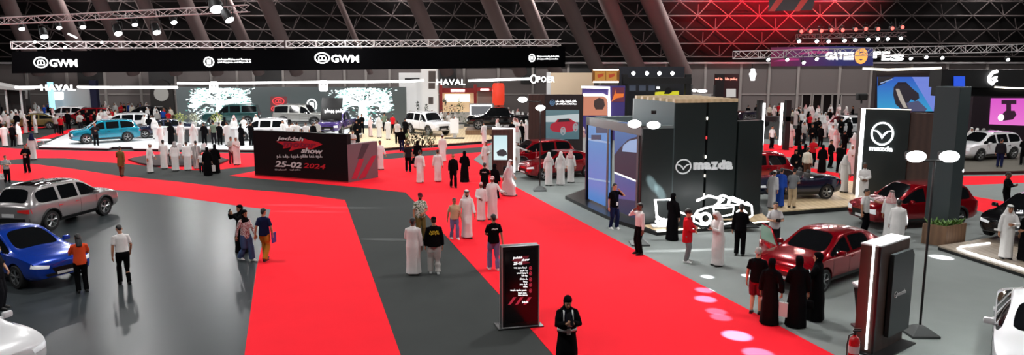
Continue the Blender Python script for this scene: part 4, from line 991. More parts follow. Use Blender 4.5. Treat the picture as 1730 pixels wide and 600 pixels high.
part('end_panel', MB().slab(E + (F_ - E) * .08, F_, zs, 4.0, .35), [DGREEN], t)
part('back_closure', MB().slab(C + bk, E + bk, zs, hp, .1), [DGREEN], t)
MZ = mat('brushed sign letters', rgb(205, 208, 210), .3, metal=.4, emit=(1, 1, 1), es=.25)
emblem('emblem', C, E, (1141, 269.5, 1166, 293), .06, [MZ], t, 'm', .05)
for ch, x0, x1, y0 in (('m', 1170, 1186, 274), ('a', 1187, 1198, 273.5), ('z', 1199, 1210, 273), ('d', 1211, 1222, 271), ('a', 1223, 1235, 272)): sign('lettering', ch, C, E, (x0, y0 - (1 if ch == 'd' else 0), x1, 286 if ch != 'd' else 285.5), .05, [MZ], t, .05, bold=.04)
for k in range(5): part('edge_lamp', MB().box(D + wn(D, E) * .03 + (E - D).normalized() * .03 + Vector((0, 0, 1.0 + .75 * k)), (.05, .05, .12), ch=.015), [LEDW if k != 3 else SIGNR], t)
# ---- white neon outline of a roadster on the platform
a0, b0 = G(1173, 391, zc), G(1275, 380, zc); nn = wn(a0, b0); cen = (a0 + b0) / 2
t = empty('neon_car_sculpture', 'white neon outline sculpture of an open roadster on the platform by the dark panels', 'neon sculpture', cen)
NEON = glow('white neon tube', (1, 1, 1), 5); ndir = -nn * 1.0
def npts(l, off=0.0): return [W(a0, b0, x, y) + ndir * off for x, y in l]
body_l = [(1172, 374), (1172, 366), (1178, 357), (1192, 351), (1210, 348), (1228, 346), (1252, 346), (1262, 342), (1270, 348), (1271, 364), (1262, 370), (1240, 376), (1212, 380), (1185, 380), (1172, 374)]
for off, nm in ((0, 'body_outline'),): part(nm, MB().tube(npts(body_l, off), .036, n=6), [NEON], t, True)
part('cross_tube', MB().tube(npts([(1172, 366)], 0) + npts([(1172, 366)], 1.1), .035, n=6), [NEON], t, True)
part('cross_tube', MB().tube(npts([(1270, 348)], 0) + npts([(1270, 348)], 1.1), .035, n=6), [NEON], t, True)
part('windscreen_outline', MB().tube(npts([(1208, 348)]) + npts([(1227, 338)], .15) + npts([(1224, 338)], .95) + npts([(1208, 348)], 1.1), .05, n=6), [NEON], t, True)
part('seat_outline', MB().tube(npts([(1238, 347), (1240, 338), (1245, 336), (1262, 343)], .25), .06, n=6), [NEON], t, True); part('seat_outline', MB().tube(npts([(1238, 347), (1240, 338), (1245, 336), (1262, 343)], .8), .05, n=6), [NEON], t, True)
part('door_outline', MB().tube(npts([(1205, 352), (1240, 350), (1238, 362), (1208, 368), (1205, 352)]), .03, n=6), [NEON], t, True)
for x, y, r in ((1191, 369, 8.5), (1252, 364, 8.5), (1179, 365, 3)): part('wheel_outline', MB().tube(npts([(x + r * cos(k * pi / 10), y + r * sin(k * pi / 10)) for k in range(21)], -.03), .055, n=6), [NEON], t, True)
part('plinth', MB().box(cen - nn * .6 + Vector((0, 0, .032)), (3.0, 1.2, .04)), [BLKG], t)
for x, y in ((1185, 380), (1245, 375)): part('support', MB().tube(npts([(x, y)]) + [Vector((npts([(x, y)])[0].x, npts([(x, y)])[0].y, zc + .04))], .02, n=6), [BLK], t)
# white neon frame photo point
t = empty('neon_photo_frame', 'tall white neon photo frame with tangled tubes at its foot beside the woman in black', 'neon frame', G(1117, 386, zc))
fa, fb = G(1108, 385, zc), G(1146, 382, zc)
part('frame_tube', MB().tube([W(fa, fb, x, y) for x, y in ((1112, 384), (1107, 338), (1133, 337), (1135, 381))], .05, n=6), [NEON], t, True)
part('tangle', MB().tube([W(fa, fb, 1108 + 22 * abs(sin(k * 1.7)), 368 + 7 * sin(k * 2.3) + 6) - wn(fa, fb) * (.2 * sin(k)) for k in range(14)], .05, n=6), [NEON], t, True)
part('base', MB().box(G(1121, 386, zc) + Vector((0, .25, .042)), (.8, .5, .06), ch=.02), [WHT], t)
tag(obj('small_lamp', MB().box(W(C, D, 1106, 188) + Vector((0, .2, -.05)), (.2, .1, .14), ch=.03).box(W(C, D, 1106, 188) + Vector((0, .13, -.05)), (.16, .04, .1), 1), [BLK, LENS]), 'small white spot lamp on top of the blue-screen cube', 'lamp')

# ---- platform with the roadster, and the brand pylon
pl = empty('display_platform', 'black edged oak platform under the dark blue roadster and the tall brand pylon', 'platform', G(1380, 350))
pf = floorpoly([(1298, 358), (1442, 347), (1500, 343), (1590, 348), (1590, 315), (1440, 306), (1380, 299), (1300, 314)], .22)
part('deck', MB().prism(pf, .17, .22), [WOODL], pl); part('black_edge', MB().prism(pf, 0.012, .17), [BLKG], pl)
A, B, C = G(1447, 331, .22), G(1526, 338, .22), G(1584, 345, .22); hp = 4.22
t = empty('brand_pylon', 'tall dark brand pylon with glowing round emblem and LED edge behind the red suv', 'pylon', A)
part('dark_panel', MB().slab(A, B, .22, hp, .5), [DGREEN], t); part('brown_panel', MB().slab(B - wn(A, B) * .08, C - wn(A, B) * .08, .22, hp - .12, .42), [WOODB], t)
A2 = A + (A - B).normalized() * .06; part('brown_side', MB().slab(A2 + wn(A, B) * -.9 + (A - B).normalized() * .25, A2, .22, hp, .12), [WOODB], t)
part('led_strip', MB().slab(A2 + Vector((.0, -.03, 0)), A + (B - A).normalized() * .1 + Vector((0, -.03, 0)), .22, hp + .01, .03), [LED], t); part('led_strip', MB().tube([A + Vector((0, -.04, hp - .2)), B + Vector((0, -.04, hp - .2))], .02, n=6), [LEDW], t)
PG = glow('pylon emblem glow', (.95, 1, 1), 2.2)
emblem('emblem', A, B, (1473, 207.5, 1509, 244), .1, [PG], t, 'm', .045); sign('lettering', 'mazda', A, B, (1469, 246.5, 1509, 255), .06, [PG], t, .03, bold=.03)
part('top_lamp', MB().box(A + Vector((.05, .3, hp + .3)), (.45, .3, .3), 0, ch=.05).box(A + Vector((.05, .13, hp + .28)), (.3, .04, .2), 1).tube([A + Vector((.05, .3, hp)), A + Vector((.05, .3, hp + .2))], .04), [BLK, SIGNW], t)

# ---- pillar with planter, right platform
cp = Vector((15.42, 26.0, 0))
R = Matrix.Rotation(.6, 3, 'Z')
tag(obj('display_pillar', MB().box(cp + Vector((0, 0, 3.06)), (.82, .82, 4.8), rot=R, ch=.02), [mat('slate pillar', rgb(54, 64, 66), .45)]), 'square slate pillar rising out of the wooden planter box', 'pillar')
N_, L_, R_ = G(1597, 418), G(1556, 411), G(1630, 410.5)
t = empty('planter_box', 'wooden planter box with low green plants around the slate pillar', 'planter', N_)
hp_ = .72; Bk = L_ + R_ - N_; q = [N_, R_, Bk, L_]
m = MB()
for i in range(4): m.slab(q[i], q[(i + 1) % 4], 0, hp_, .05)
part('box', m, [WOODM], t); part('soil', MB().prism([p.lerp((N_ + Bk) / 2, .06) for p in q], hp_ - .12, hp_ - .06), [mat('soil', rgb(46, 36, 28), .95)], t)
m = MB(); rr = random.Random(3)
for k in range(150):
    u, v = rr.random(), rr.random(); b = N_.lerp(R_, .06 + .88 * u); b = b + (L_ - N_) * (.06 + .88 * v); b.z = hp_ - .08
    if (b - cp).xy.length < .62: continue
    a = rr.random() * 6.3; l = .14 + .16 * rr.random(); d = Vector((cos(a) * .6, sin(a) * .6, 1)); s = Vector((-sin(a), cos(a), 0)) * .035
    m.add([b - s * .4, b + s * .4, b + d * l * .6 + s, b + d * l + Vector((cos(a) * .05, sin(a) * .05, -.02)), b + d * l * .6 - s], [(0, 1, 2, 3, 4)])
tag(part('plant', m, [mat('planter leaf', rgb(92, 130, 56), .5)], t), kind='stuff')
pl = empty('display_platform', 'low oak platform with white LED line under the dark car at the right edge', 'platform', G(1640, 440))
pf = floorpoly([(1585, 415), (1655, 437), (1730, 461), (1900, 515), (1900, 402), (1690, 398), (1640, 407)], .15)
part('deck', MB().prism(pf, .1, .15), [woodmat('greige boards', rgb(150, 138, 122), rgb(166, 152, 136), 1.4)], pl); part('black_edge', MB().prism(pf, 0, .1), [BLKG], pl)
part('led_line', MB().tube([G(x, y, .165) for x, y in ((1672, 411), (1624, 417), (1618, 420), (1640, 428), (1700, 446), (1740, 458), (1800, 476))], .035, n=6), [LED], pl, True)

# ---- overhead fascia at the right, big screens
A, B = P(1590, 140, 27.2), P(1790, 140, 27.2)
t = empty('overhead_fascia', 'black overhead fascia with white emblem and small blue sign above the slate pillar', 'fascia', (A.x, A.y, 5.0))
part('fascia_box', MB().slab(A, B, P(1600, 148, 27.2).z, P(1600, 118, 27.2).z, .8), [BLK], t); part('lower_band', MB().slab(A + Vector((.05, .1, 0)), B + Vector((0, .1, 0)), P(1600, 163, 27.2).z, P(1600, 148, 27.2).z, .6), [mat('band black', rgb(8, 8, 9), .5)], t)
emblem('emblem', A, B, (1664, 117, 1688, 145), .05, [SIGNW], t, 'c', .05); plate('blue_sign', A, B, rect(1611, 129, 1629, 146), .01, .03, [glow('blue sign', (.02, .1, .8), .9)], t)
part('led_line', MB().tube([W(A, B, 1680, 147), W(A, B, 1712, 149), W(A, B, 1790, 150)], .03, n=6), [LEDW], t)
A, B = P(1475, 200, 48), P(1594, 200, 48)
t = empty('screen_wall', 'black wall with a large blue screen showing a car seat behind the brand pylon', 'screen wall', (A.x, A.y, 0))
part('wall_panel', MB().slab(A, B, .012, P(1530, 116, 48).z, .5), [mat('screen wall brown', rgb(34, 24, 26), .5)], t)
s = plate('screen', A, B, rect(1482, 130, 1587, 188), .01, .05, [gradmat('cyan violet picture', rgb(58, 160, 205), rgb(52, 92, 190), 2, 1.0, 3.0, 5.3)], t)
plate('picture', A, B, [(1482, 130), (1510, 130), (1495, 140), (1482, 146)], .065, .004, [glow('pic dark', (.01, .01, .02), .5)], s)
plate('picture', A, B, [(1540, 130), (1587, 130), (1587, 188), (1575, 188)], .064, .002, [glow('pic blue violet', rgb(110, 130, 215), 1)], s)
plate('picture', A, B, [(1509, 147), (1516, 139), (1530, 139), (1541, 150), (1551, 158), (1552, 166), (1545, 171), (1538, 168), (1532, 176), (1536, 186), (1522, 185), (1512, 176), (1508, 160)], .068, .004, [glow('pic seat', rgb(28, 24, 40), .8)], s)
plate('picture', A, B, [(1512, 150), (1518, 150), (1526, 168), (1532, 182), (1526, 182), (1518, 168)], .074, .003, [glow('pic seat trim', rgb(190, 180, 170), .8)], s); plate('picture', A, B, [(1530, 174), (1550, 170), (1565, 184), (1562, 188), (1536, 188)], .072, .003, [glow('pic cushion', rgb(80, 84, 120), .8)], s)
plate('picture', A, B, [(1486, 140), (1506, 133), (1507, 134), (1487, 142)], .072, .003, [SL], s)
tag(obj('light_bar', MB().tube([P(1458, 116, 47), P(1500, 118, 47), P(1590, 115, 47)], .07, n=8), [LEDW]), 'white light bar above the large blue screen', 'light bar')
A, B = P(1641, 200, 52), P(1830, 205, 52)
t = empty('screen_wall', 'dark wall with a bright pink screen showing a spotlight behind the white suv', 'screen wall', (A.x, A.y, 0))
part('wall_panel', MB().slab(A, B, 0, P(1700, 150, 52).z, .4), [mat('screen wall violet', rgb(38, 24, 34), .5)], t)
s = plate('screen', A, B, [(1674, 166), (1800, 166), (1800, 215), (1671, 210)], .01, .05, [gradmat('pink picture', rgb(232, 120, 205), rgb(214, 84, 196), 2, 1.05, 1.5, 4)], t)
plate('picture', A, B, rect(1691, 169, 1716, 176), .066, .004, [glow('pic spot', rgb(52, 14, 46), .8)], s); plate('picture', A, B, rect(1699, 176, 1707, 189), .066, .004, [glow('pic spot', rgb(52, 14, 46), .8)], s)
plate('picture', A, B, [(1689, 196), (1698, 187), (1713, 187), (1716, 194), (1710, 202), (1694, 204)], .067, .004, [glow('pic spot', rgb(52, 14, 46), .8)], s); emblem('picture', A, B, (1687, 195, 1693, 202), .075, [SIGNW], s, 'q', .3)

# ---- brown wall with the red car poster, white edged screen totem
A, B = P(893, 200, 46), P(985, 200, 46)
t = empty('poster_wall', 'brown wall with a poster of a red pickup behind the red cars', 'poster wall', (A.x, A.y, 0))
part('wall_panel', MB().slab(A, B, 0, P(930, 160, 46).z, .4), [WOODB], t); part('dark_header', MB().slab(A + (B - A) * .3, B, .1, P(930, 160.5, 46).z, .03, back=-.04), [mat('poster header', rgb(44, 36, 36), .5)], t)
s = plate('poster', A, B, rect(922, 186, 978, 235), .05, .03, [gradmat('poster sky', rgb(88, 128, 140), rgb(126, 160, 168), 2, .55, 1, 3.3)], t)
plate('picture', A, B, [(922, 196), (978, 192), (978, 206), (922, 206)], .084, .003, [glow('poster haze', rgb(214, 226, 228), .7)], s)
plate('picture', A, B, [(930, 210), (938, 206), (942, 201), (962, 200), (970, 205), (976, 208), (976, 218), (966, 222), (948, 224), (934, 222), (929, 217)], .088, .003, [glow('poster red', rgb(176, 26, 50), .8)], s); plate('picture', A, B, [(941, 206), (945, 201), (960, 200), (964, 205)], .092, .003, [glow('poster dark', rgb(24, 30, 36), .7)], s)
for x, y in ((951, 221), (972, 215)): emblem('picture', A, B, (x - 3.5, y - 6, x + 3.5, y + 6), .096, [glow('poster wheel', rgb(170, 170, 175), .7)], s, 'q', .12)
emblem('emblem', A, B, (929, 169, 937, 178), .08, [glow('header emblem', rgb(110, 150, 190), .7)], t, 'g', .06)
scrawl('lettering', A, B, (939, 169, 974, 173.5), .05, [SIGNW], t); scrawl('lettering', A, B, (939, 174.2, 974, 177), .05, [SIGNW], t, 8, .02)
A, B = P(831, 250, 41.2), P(870, 250, 41.2)
t = empty('screen_totem', 'brown totem with pale car screen and white LED edge by the red cars', 'screen totem', (A.x, A.y, 0))
part('carcass', MB().slab(A, B, 0, P(850, 216, 41.2).z, .35), [WOODB], t); part('led_strip', MB().tube([W(A, B, 832, 217) + Vector((0, -.02, 0)), W(A, B, 869, 217) + Vector((0, -.02, 0)), W(A, B, 869, 291) + Vector((0, -.02, 0))], .045, n=6), [LED], t)
s = plate('screen', A, B, rect(834, 229, 857, 270), .01, .04, [gradmat('pale cyan picture', rgb(222, 246, 248), rgb(198, 230, 236), 2, 1.0, 1, 2.4)], t)
plate('picture', A, B, [(839, 257), (844, 253), (850, 252), (855, 255), (857, 261), (850, 264), (841, 263)], .054, .004, [glow('pic dark car', rgb(40, 52, 58), .8)], s)

# ---- big dark LED wall with bright tree pictures
A, B = P(300, 190, 70), P(686, 190, 70); TREE = glow('tree picture', rgb(232, 250, 250), 1.6); TREEG = glow('tree picture teal', rgb(110, 200, 185), .9)
t = empty('led_wall', 'long dark LED wall with two bright branching tree pictures behind the stage cars', 'LED wall', (A.x, A.y, 0))
part('wall_panel', MB().slab(A, B, 0, P(500, 147, 70).z, .5), [mat('led wall grey', rgb(70, 76, 76), .4, emit=rgb(70, 78, 80), es=.35)], t)
rr = random.Random(11)
def tree(cx, base, nm):
    mb = MB(); g = MB(); n = wn(A, B)
    def q(p0, p1, w0, w1, m_):
        d = Vector((p1[0] - p0[0], p1[1] - p0[1])); L = d.length or 1; s = Vector((-d.y, d.x)) / L
        pts = [(p0[0] + s.x * w0, p0[1] + s.y * w0), (p1[0] + s.x * w1, p1[1] + s.y * w1), (p1[0] - s.x * w1, p1[1] - s.y * w1), (p0[0] - s.x * w0, p0[1] - s.y * w0)]
        o = rr.random() * .01; m_.add([W(A, B, *x) + n * (.02 + o) for x in pts], [(0, 1, 2, 3)])
    def grow(p, a, l, w, d):
        if not (302 < p[0] < 684): return
        e = (p[0] + l * sin(a), max(149, min(213, p[1] - l * cos(a) * .7))); q(p, e, w, w * .75, mb)
        for k in range(2):
            x, y = e[0] + rr.uniform(-5, 5), e[1] + rr.uniform(-4, 4)
            if 149.5 < y < 211: q((x - rr.uniform(1, 3), y), (x + rr.uniform(1, 3), y + rr.uniform(-1.2, 1.2)), rr.uniform(.4, 1.3), rr.uniform(.3, 1), mb if rr.random() < .85 else g)
        if d:
            for k in range(3): grow(e, a + rr.uniform(-.75, .75), l * rr.uniform(.7, .95), w * .72, d - 1)
    for a in (-1.5, -1.25, -.9, -.4, .05, .45, .9, 1.25, 1.5): grow((cx, base - 8), a, 15, 2.0, 3)
    for a in (-.12, -.03, .06, .14): q((cx + 55 * a, 211), (cx + 30 * a, base - 16), 2.6, 2.2, mb)
    for k in range(420):
        x = cx + rr.gauss(0, 26); d_ = abs(x - cx)
        y = rr.uniform(150, 165 - d_ * .05) if rr.random() < .5 else rr.uniform(178 + d_ * .12, 210)
        if d_ < 12: y = rr.uniform(150, 210)
        if 149.5 < y < 212 and 302 < x < 684 and d_ < 58: q((x - rr.uniform(.6, 3), y), (x + rr.uniform(.6, 3), y + rr.uniform(-2, 2)), rr.uniform(.3, 1.3), rr.uniform(.2, .9), mb if rr.random() < .86 else g)
    part(nm, mb, [TREE], t); part('tree_glints', g, [TREEG], t)
tree(372, 184, 'tree_picture'); tree(613, 186, 'tree_picture')
plate('red_field', A, B, rect(457, 163, 485, 189), .01, .01, [glow('red field', (.30, .03, .04), .5)], t)
emblem('emblem', A, B, (461, 165, 480, 177), .04, [glow('red emblem', (1, .05, .06), 1.0)], t, 'g', .06); sign('lettering', 'GWM', A, B, (458, 180, 482, 187), .03, [glow('red emblem', (1, .05, .06), 1.0)], t, .02, bold=.02)
emblem('emblem', A, B, (519, 168, 535, 187), .04, [SIGNW], t, 'q', .055)
# suspended light lines and sign letters of that stand
for pts, lab in ((((26, 147.5), (68, 147)), 'short white LED line left of the far white letters'), (((131, 147), (190, 148), (300, 147.5)), 'long white LED line over the far left crowd'), (((300, 140.5), (340, 141), (440, 140), (530, 139), (690, 137.5), (716, 136)), 'long white LED line over the dark LED wall'), (((791, 136.5), (896, 133)), 'white LED line between the far white letters and the ring sign')):
    tag(obj('led_line', MB().tube([P(x, y, 66) for x, y in pts], .1, n=8), [LED]), lab, 'light line', None)
    x, y = pts[-1]; 
A, B = P(20, 140, 66), P(900, 140, 66)
def letters(s, box, label, a=A, b=B, m=SIGNW, ex=.08, **k):
    o = sign('sign_letters', s, a, b, box, 0, [m], None, ex, **k); return tag(o, label, 'sign')
letters('HAVAL', (70, 143, 128, 153), 'white glowing sign letters above the far left crowd', bold=.012, space=1.08)
letters('HAVAL', (738, 134, 786, 143.5), 'white glowing sign letters right of the white column', bold=.012, space=1.08)
letters('POER', (908, 129, 937, 139), 'white glowing sign letters beside the glowing ring emblem', bold=.012, space=1.08)
def logo_t(x, y, label):
    t = empty('hanging_emblem', label, 'sign', P(x, y, 66))
    n = wn(A, B); f = [W(A, B, x + a * 6, y + b * 8) + n * .1 for a, b in ((-1, -.8), (-.8, -1), (.8, -1), (1, -.8), (1, .8), (.8, 1), (-.8, 1), (-1, .8), (-1, -.8))]
    part('ring', MB().tube(f, .08, n=6), [SIGNW], t); m = MB(); m.tube([W(A, B, x - 3, y - 4) + n * .1, W(A, B, x + 3, y - 4) + n * .1], .08, n=6); m.tube([W(A, B, x - 2.5, y - 1) + n * .1, W(A, B, x - 2.5, y + 4) + n * .1, W(A, B, x + 2.5, y + 4) + n * .1, W(A, B, x + 2.5, y - 1) + n * .1], .07, n=6); m.tube([W(A, B, x, y - 3) + n * .1, W(A, B, x, y + 2) + n * .1], .07, n=6); part('mark', m, [SIGNW], t)
logo_t(362, 147, 'white square emblem hanging over the left tree picture'); logo_t(547, 145, 'white square emblem hanging between the red emblem and right tree picture')
emo = emblem('ring_sign', A, B, (897, 127, 906, 140), .1, [SIGNW], None, 'x', .1); tag(emo, 'white glowing oval ring emblem above the brown poster wall', 'sign')
# ---- stage slabs
pl = empty('stage_platform', 'wide white stage with the teal car and the exhibition crowd', 'stage', G(183, 251))
pf = floorpoly([(65, 248), (183, 250.5), (190, 248), (222, 248), (226, 251), (430, 253), (560, 254), (596, 216), (300, 216), (200, 217), (125, 221)], .18)
part('deck', MB().prism(pf, .14, .18), [WHITEP], pl); part('black_edge', MB().prism(pf, .0, .14), [mat('stage edge dark red', rgb(42, 12, 18), .5)], pl)
pl = empty('stage_platform', 'wooden stage with planting under the white boxy suv', 'stage', G(650, 250))
pf = floorpoly([(562, 254), (650, 250), (815, 238.5), (836, 233), (800, 214), (720, 214.5), (690, 216.5), (598, 216.5)], .18)
part('deck', MB().prism(pf, .14, .18), [WOODL], pl); part('black_edge', MB().prism(pf, 0, .14), [mat('stage edge dark red', rgb(42, 12, 18), .5)], pl)
def riser(x0, x1, y, D, z, label, m=BLKG):
    a, b = P(x0, y, D), P(x1, y, D); t = empty('riser', label, 'riser', (a.x, a.y, 0)); part('box', MB().slab(a, b, .18, z - .03, 3.4), [m], t); part('top', MB().slab(a + Vector((-.03, -.03, 0)), b + Vector((.03, -.03, 0)), z - .03, z, 3.46), [WHITEP if m is not WOODM else WOODM], t)
riser(345, 436, 210, 64.3, .7, 'black riser under the dark green suv in front of the left tree picture'); riser(470, 540, 205, 63.0, .75, 'black riser under the silver boxy suv below the red emblem'); riser(538, 596, 208, 57.2, .5, 'black riser under the purple pickup with its bonnet up')
riser(786, 905, 215, 62.8, .55, 'wooden riser under the black pickup', WOODM)
pl = empty('stage_platform', 'grey carpeted stage under the white suv before the pink screen', 'stage', G(1680, 295))
pf = floorpoly([(1601, 286), (1625, 290), (1700, 289), (1900, 283), (1900, 258), (1612, 257)], .2)
part('deck', MB().prism(pf, .16, .2), [carpetmat('stage carpet', rgb(104, 100, 92))], pl); part('black_edge', MB().prism(pf, 0, .16), [mat('stage edge dark red', rgb(42, 12, 18), .5)], pl)

# ---- hanging black banner on a truss
A, B = P(20, 120, 56), P(955, 113, 73); A.z = B.z = 0
n = wn(A, B)
t = empty('hanging_fascia', 'long black hanging fascia with white emblems across the hall', 'fascia', (A.x, A.y, 5.5))
m = MB(); d = [W(A, B, x, y) for x, y in ((20, 87), (500, 83), (955, 79), (955, 113.5), (500, 119), (20, 124))]; k = 6
m.add(d + [p - n * .5 for p in d], [tuple(range(k)), tuple(range(2 * k - 1, k - 1, -1))] + [(i, (i + 1) % k, k + (i + 1) % k, k + i) for i in range(k)]); part('black_cloth', m, [mat('fascia black', rgb(4, 4, 5), .95, spec=.02)], t)
for box, tx in (((58, 97, 81, 114), (84, 100, 131, 113)), ((532, 89.5, 556, 106.5), (559, 93, 606, 105.5))):
    emblem('emblem', A, B, box, .1, [SIGNW], t, 'g', .05); sign('lettering', 'GWM', A, B, tx, .05, [SIGNW], t, .04, bold=.025)
for box, tx in (((345, 97, 361, 112), (368, 98.5, 424, 107)), ((893, 92, 903, 104), (907, 94, 944, 101))):
    emblem('emblem', A, B, box, .1, [SIGNW], t, 'q', .065); x0, y0, x1, y1 = tx; ym = (y0 + y1) / 2
    scrawl('lettering', A, B, (x0, y0, x1, ym - .4), .05, [SIGNW], t, int(x0), .03); scrawl('lettering', A, B, (x0, ym + .6, x1, y1), .05, [SIGNW], t, int(x1), .03)
truss(W(A, B, 18, 76.5) - n * .3, W(A, B, 480, 74.5) - n * .3, .5, .8, STEEL, 'lighting_truss', 'silver truss above the left half of the black hanging fascia', r=.045)
truss(W(A, B, 484, 74.5) - n * .3, W(A, B, 948, 71.5) - n * .3, .55, .8, STEEL, 'lighting_truss', 'silver truss above the right half of the black hanging fascia', r=.045)
truss(P(-40, 38, 46), P(420, 14, 46), .4, .6, STEEL, 'lighting_truss', 'upper silver truss carrying bright spotlights at the top left corner')
# ---- spot heads
def head(px, py, Y, label, size=.3, m=LENS, aim=(0, -.6, -.8), name='spotlight', group=None):
    c = P(px, py, Y); t = empty(name, label, 'spotlight', c, 0, group); d = Vector(aim).normalized()
    b = MB(); b.tube([c - d * size * 1.5, c - d * size * .6, c], [size * .5, size * .62, size * .6], n=14); part('housing', b, [BLK], t, True)
    b = MB(); b.tube([c, c + d * .03], [size * .55, size * .5], n=14); part('lens', b, [m], t)
    b = MB(); u = Vector((1, 0, 0)) * size * .75; k = c - d * size * .7; b.tube([k - u, k - u + Vector((0, 0, size * 1.2)), k + u + Vector((0, 0, size * 1.2)), k + u], size * .06, n=5); b.tube([k + Vector((0, 0, size * 1.2)), k + Vector((0, 0, size * 2))], size * .08, n=5); part('yoke', b, [BLK], t)
    return t
for i, (x, y, s, what) in enumerate(((37, 49, .26, 'leftmost'), (75, 62, .34, 'low second'), (100, 47, .24, 'third'), (140, 46, .26, 'fourth'), (200, 57, .36, 'large fifth'), (228, 42, .26, 'sixth'), (265, 55, .36, 'large seventh'), (294, 38, .28, 'eighth'))):
    head(x, y, 47, 'bright white spotlight under the upper truss, %s from the left' % what, s * 1.15, LENS, (.4, -.42, -.85))
head(366, 16, 42, 'biggest white spotlight head at the top of the hall', .62, LENS, (.35, -.5, -.75)); head(388, 34, 42, 'tilted spotlight head right below the biggest one', .45, LENS, (.5, -.25, -.75))
tag(obj('light_tube', MB().tube([P(115, 57, 46), P(130, 64, 46)], .05, n=8), [LED]), 'thin slanting white light tube among the top left spotlights', 'light tube')
for x, y in ((59, 71), (110, 80), (172, 72)): tag(obj('small_lamp', MB().ball(P(x, y, 55), .1), [SIGNW]), 'tiny white lamp on the truss of the long fascia', 'lamp', 'tiny lamps on the fascia truss')

# ---- right hand rig: red row, white row, truss and its banner
truss(P(1240, 93, 62), P(1800, 79, 62), .6, .7, STEEL, 'lighting_truss', 'long silver truss at the right with white lamps below it', r=.04)
truss(P(1346, 62, 64), P(1530, 58, 64), .35, .6, mat('red lit truss', rgb(150, 120, 120), .4), 'lighting_truss', 'short upper truss carrying the red lamp row', r=.03)
for i, (x, y) in enumerate(((1354, 53), (1370, 53), (1388, 52), (1405, 51), (1424, 51), (1446, 50), (1463, 49), (1484, 49), (1508, 48), (1525, 46))):
    head(x, y, 63, 'red lamp in the glowing red row below the roof', .27, LENSR, (0, -.9, -.15), 'red_lamp', 'red lamps in the row under the roof')
for i, (x, y) in enumerate(((1350, 70), (1380, 70), (1400, 70), (1427, 69), (1445, 68), (1467, 67), (1483, 66), (1500, 66), (1522, 65))):
    head(x, y, 63, 'white lamp in the row just below the red lamps', .27, LENS, (0, -.85, -.4), 'spotlight', 'white lamps below the red row')
for i, (x, y) in enumerate(((1298, 101), (1330, 101), (1380, 100), (1358, 106), (1539, 99), (1565, 97), (1592, 98), (1703, 101))):
    head(x, y, 61.5, 'white lamp hanging under the long right truss', .25, LENS, (0, -.85, -.4), 'spotlight', 'white lamps under the long right truss')
for i, (x, y) in enumerate(((1070, 124), (1093, 124), (1114, 124), (1136, 124))):
    head(x, y, 66, 'white lamp on the dark blue stage, one of a row of four', .3, LENS, (0, -.85, .1), 'spotlight', 'four lamps on the dark blue stage')
A, B = P(1300, 100, 64), P(1560, 95, 64); t = empty('stage_banner', 'wide lit banner in magenta and blue behind the long right truss', 'banner', (A.x, A.y, 6.5))
bm_ = gradmat('banner magenta blue', rgb(150, 50, 90), rgb(70, 70, 140), 0, .5, A.x, A.x + 6)
m = MB(); d = [W(A, B, x, y) for x, y in ((1303, 80), (1420, 78), (1475, 80), (1475, 111), (1303, 112))]; k = 5; nn_ = wn(A, B)
m.add(d + [p - nn_ * .15 for p in d], [tuple(range(k)), tuple(range(2 * k - 1, k - 1, -1))] + [(i, (i + 1) % k, k + (i + 1) % k, k + i) for i in range(k)]); part('cloth', m, [bm_], t)
for x0, x1, y in ((1310, 1400, 80), (1340, 1405, 86), (1306, 1350, 98)): plate('wave', A, B, [(x0, y + 6), ((x0 + x1) / 2, y), (x1, y + 1), (x1, y + 4), ((x0 + x1) / 2, y + 5)], .01, .02, [glow('banner wave', rgb(210, 60, 140), .6)], t)
for s, box in (('G', (1394, 88, 1405, 101)), ('A', (1405, 88, 1415, 101)), ('T', (1415, 88, 1425, 100)), ('E', (1425, 88, 1441, 101)), ('F', (1475, 87, 1487, 98)), ('E', (1489, 87, 1502, 102)), ('S', (1503, 91, 1526, 103))): sign('lettering', s, A, B, box, .06, [SIGNW], t, .05, bold=.05)
emblem('orange_ball', A, B, (1446, 84, 1462, 105), .1, [glow('orange ball', (1, .4, .08), 1.4)], t, 'q', .16)
A, B = P(1300, 10, 74), P(1372, 8, 74); t = empty('hanging_banner', 'grey banner with two red stripes hanging at the top edge of the red lit roof', 'banner', (A.x, A.y, 10)); plate('cloth', A, B, [(1300, -12), (1380, -14), (1372, 17), (1298, 19)], 0, .08, [mat('banner grey', rgb(74, 64, 66), .7)], t)
for x in (1300, 1342): plate('stripe', A, B, [(x - 2, 19), (x + 8, 19), (x + 24, -2), (x + 12, -2)], .085, .02, [mat('banner red', rgb(216, 70, 66), .7)], t)
for x, y, p in ((1290, 30, 900), (1330, 60, 1500), (1400, 30, 1500), (1450, 25, 1500), (1500, 40, 1300)):
    c = P(x, y, 70); spot('red wash', c + Vector((0, 4, -.6)), c + Vector((0, 12, 3.2)), p * 17, 75, .9, (1, .02, .04))
spot('red wash', P(1135, 60, 66), P(1112, 10, 82), 1500, 60, .6, (1, .05, .08)); spot('red wash', P(1400, 130, 70), P(1400, 140, 88), 350, 110, .9, (1, .12, .12))

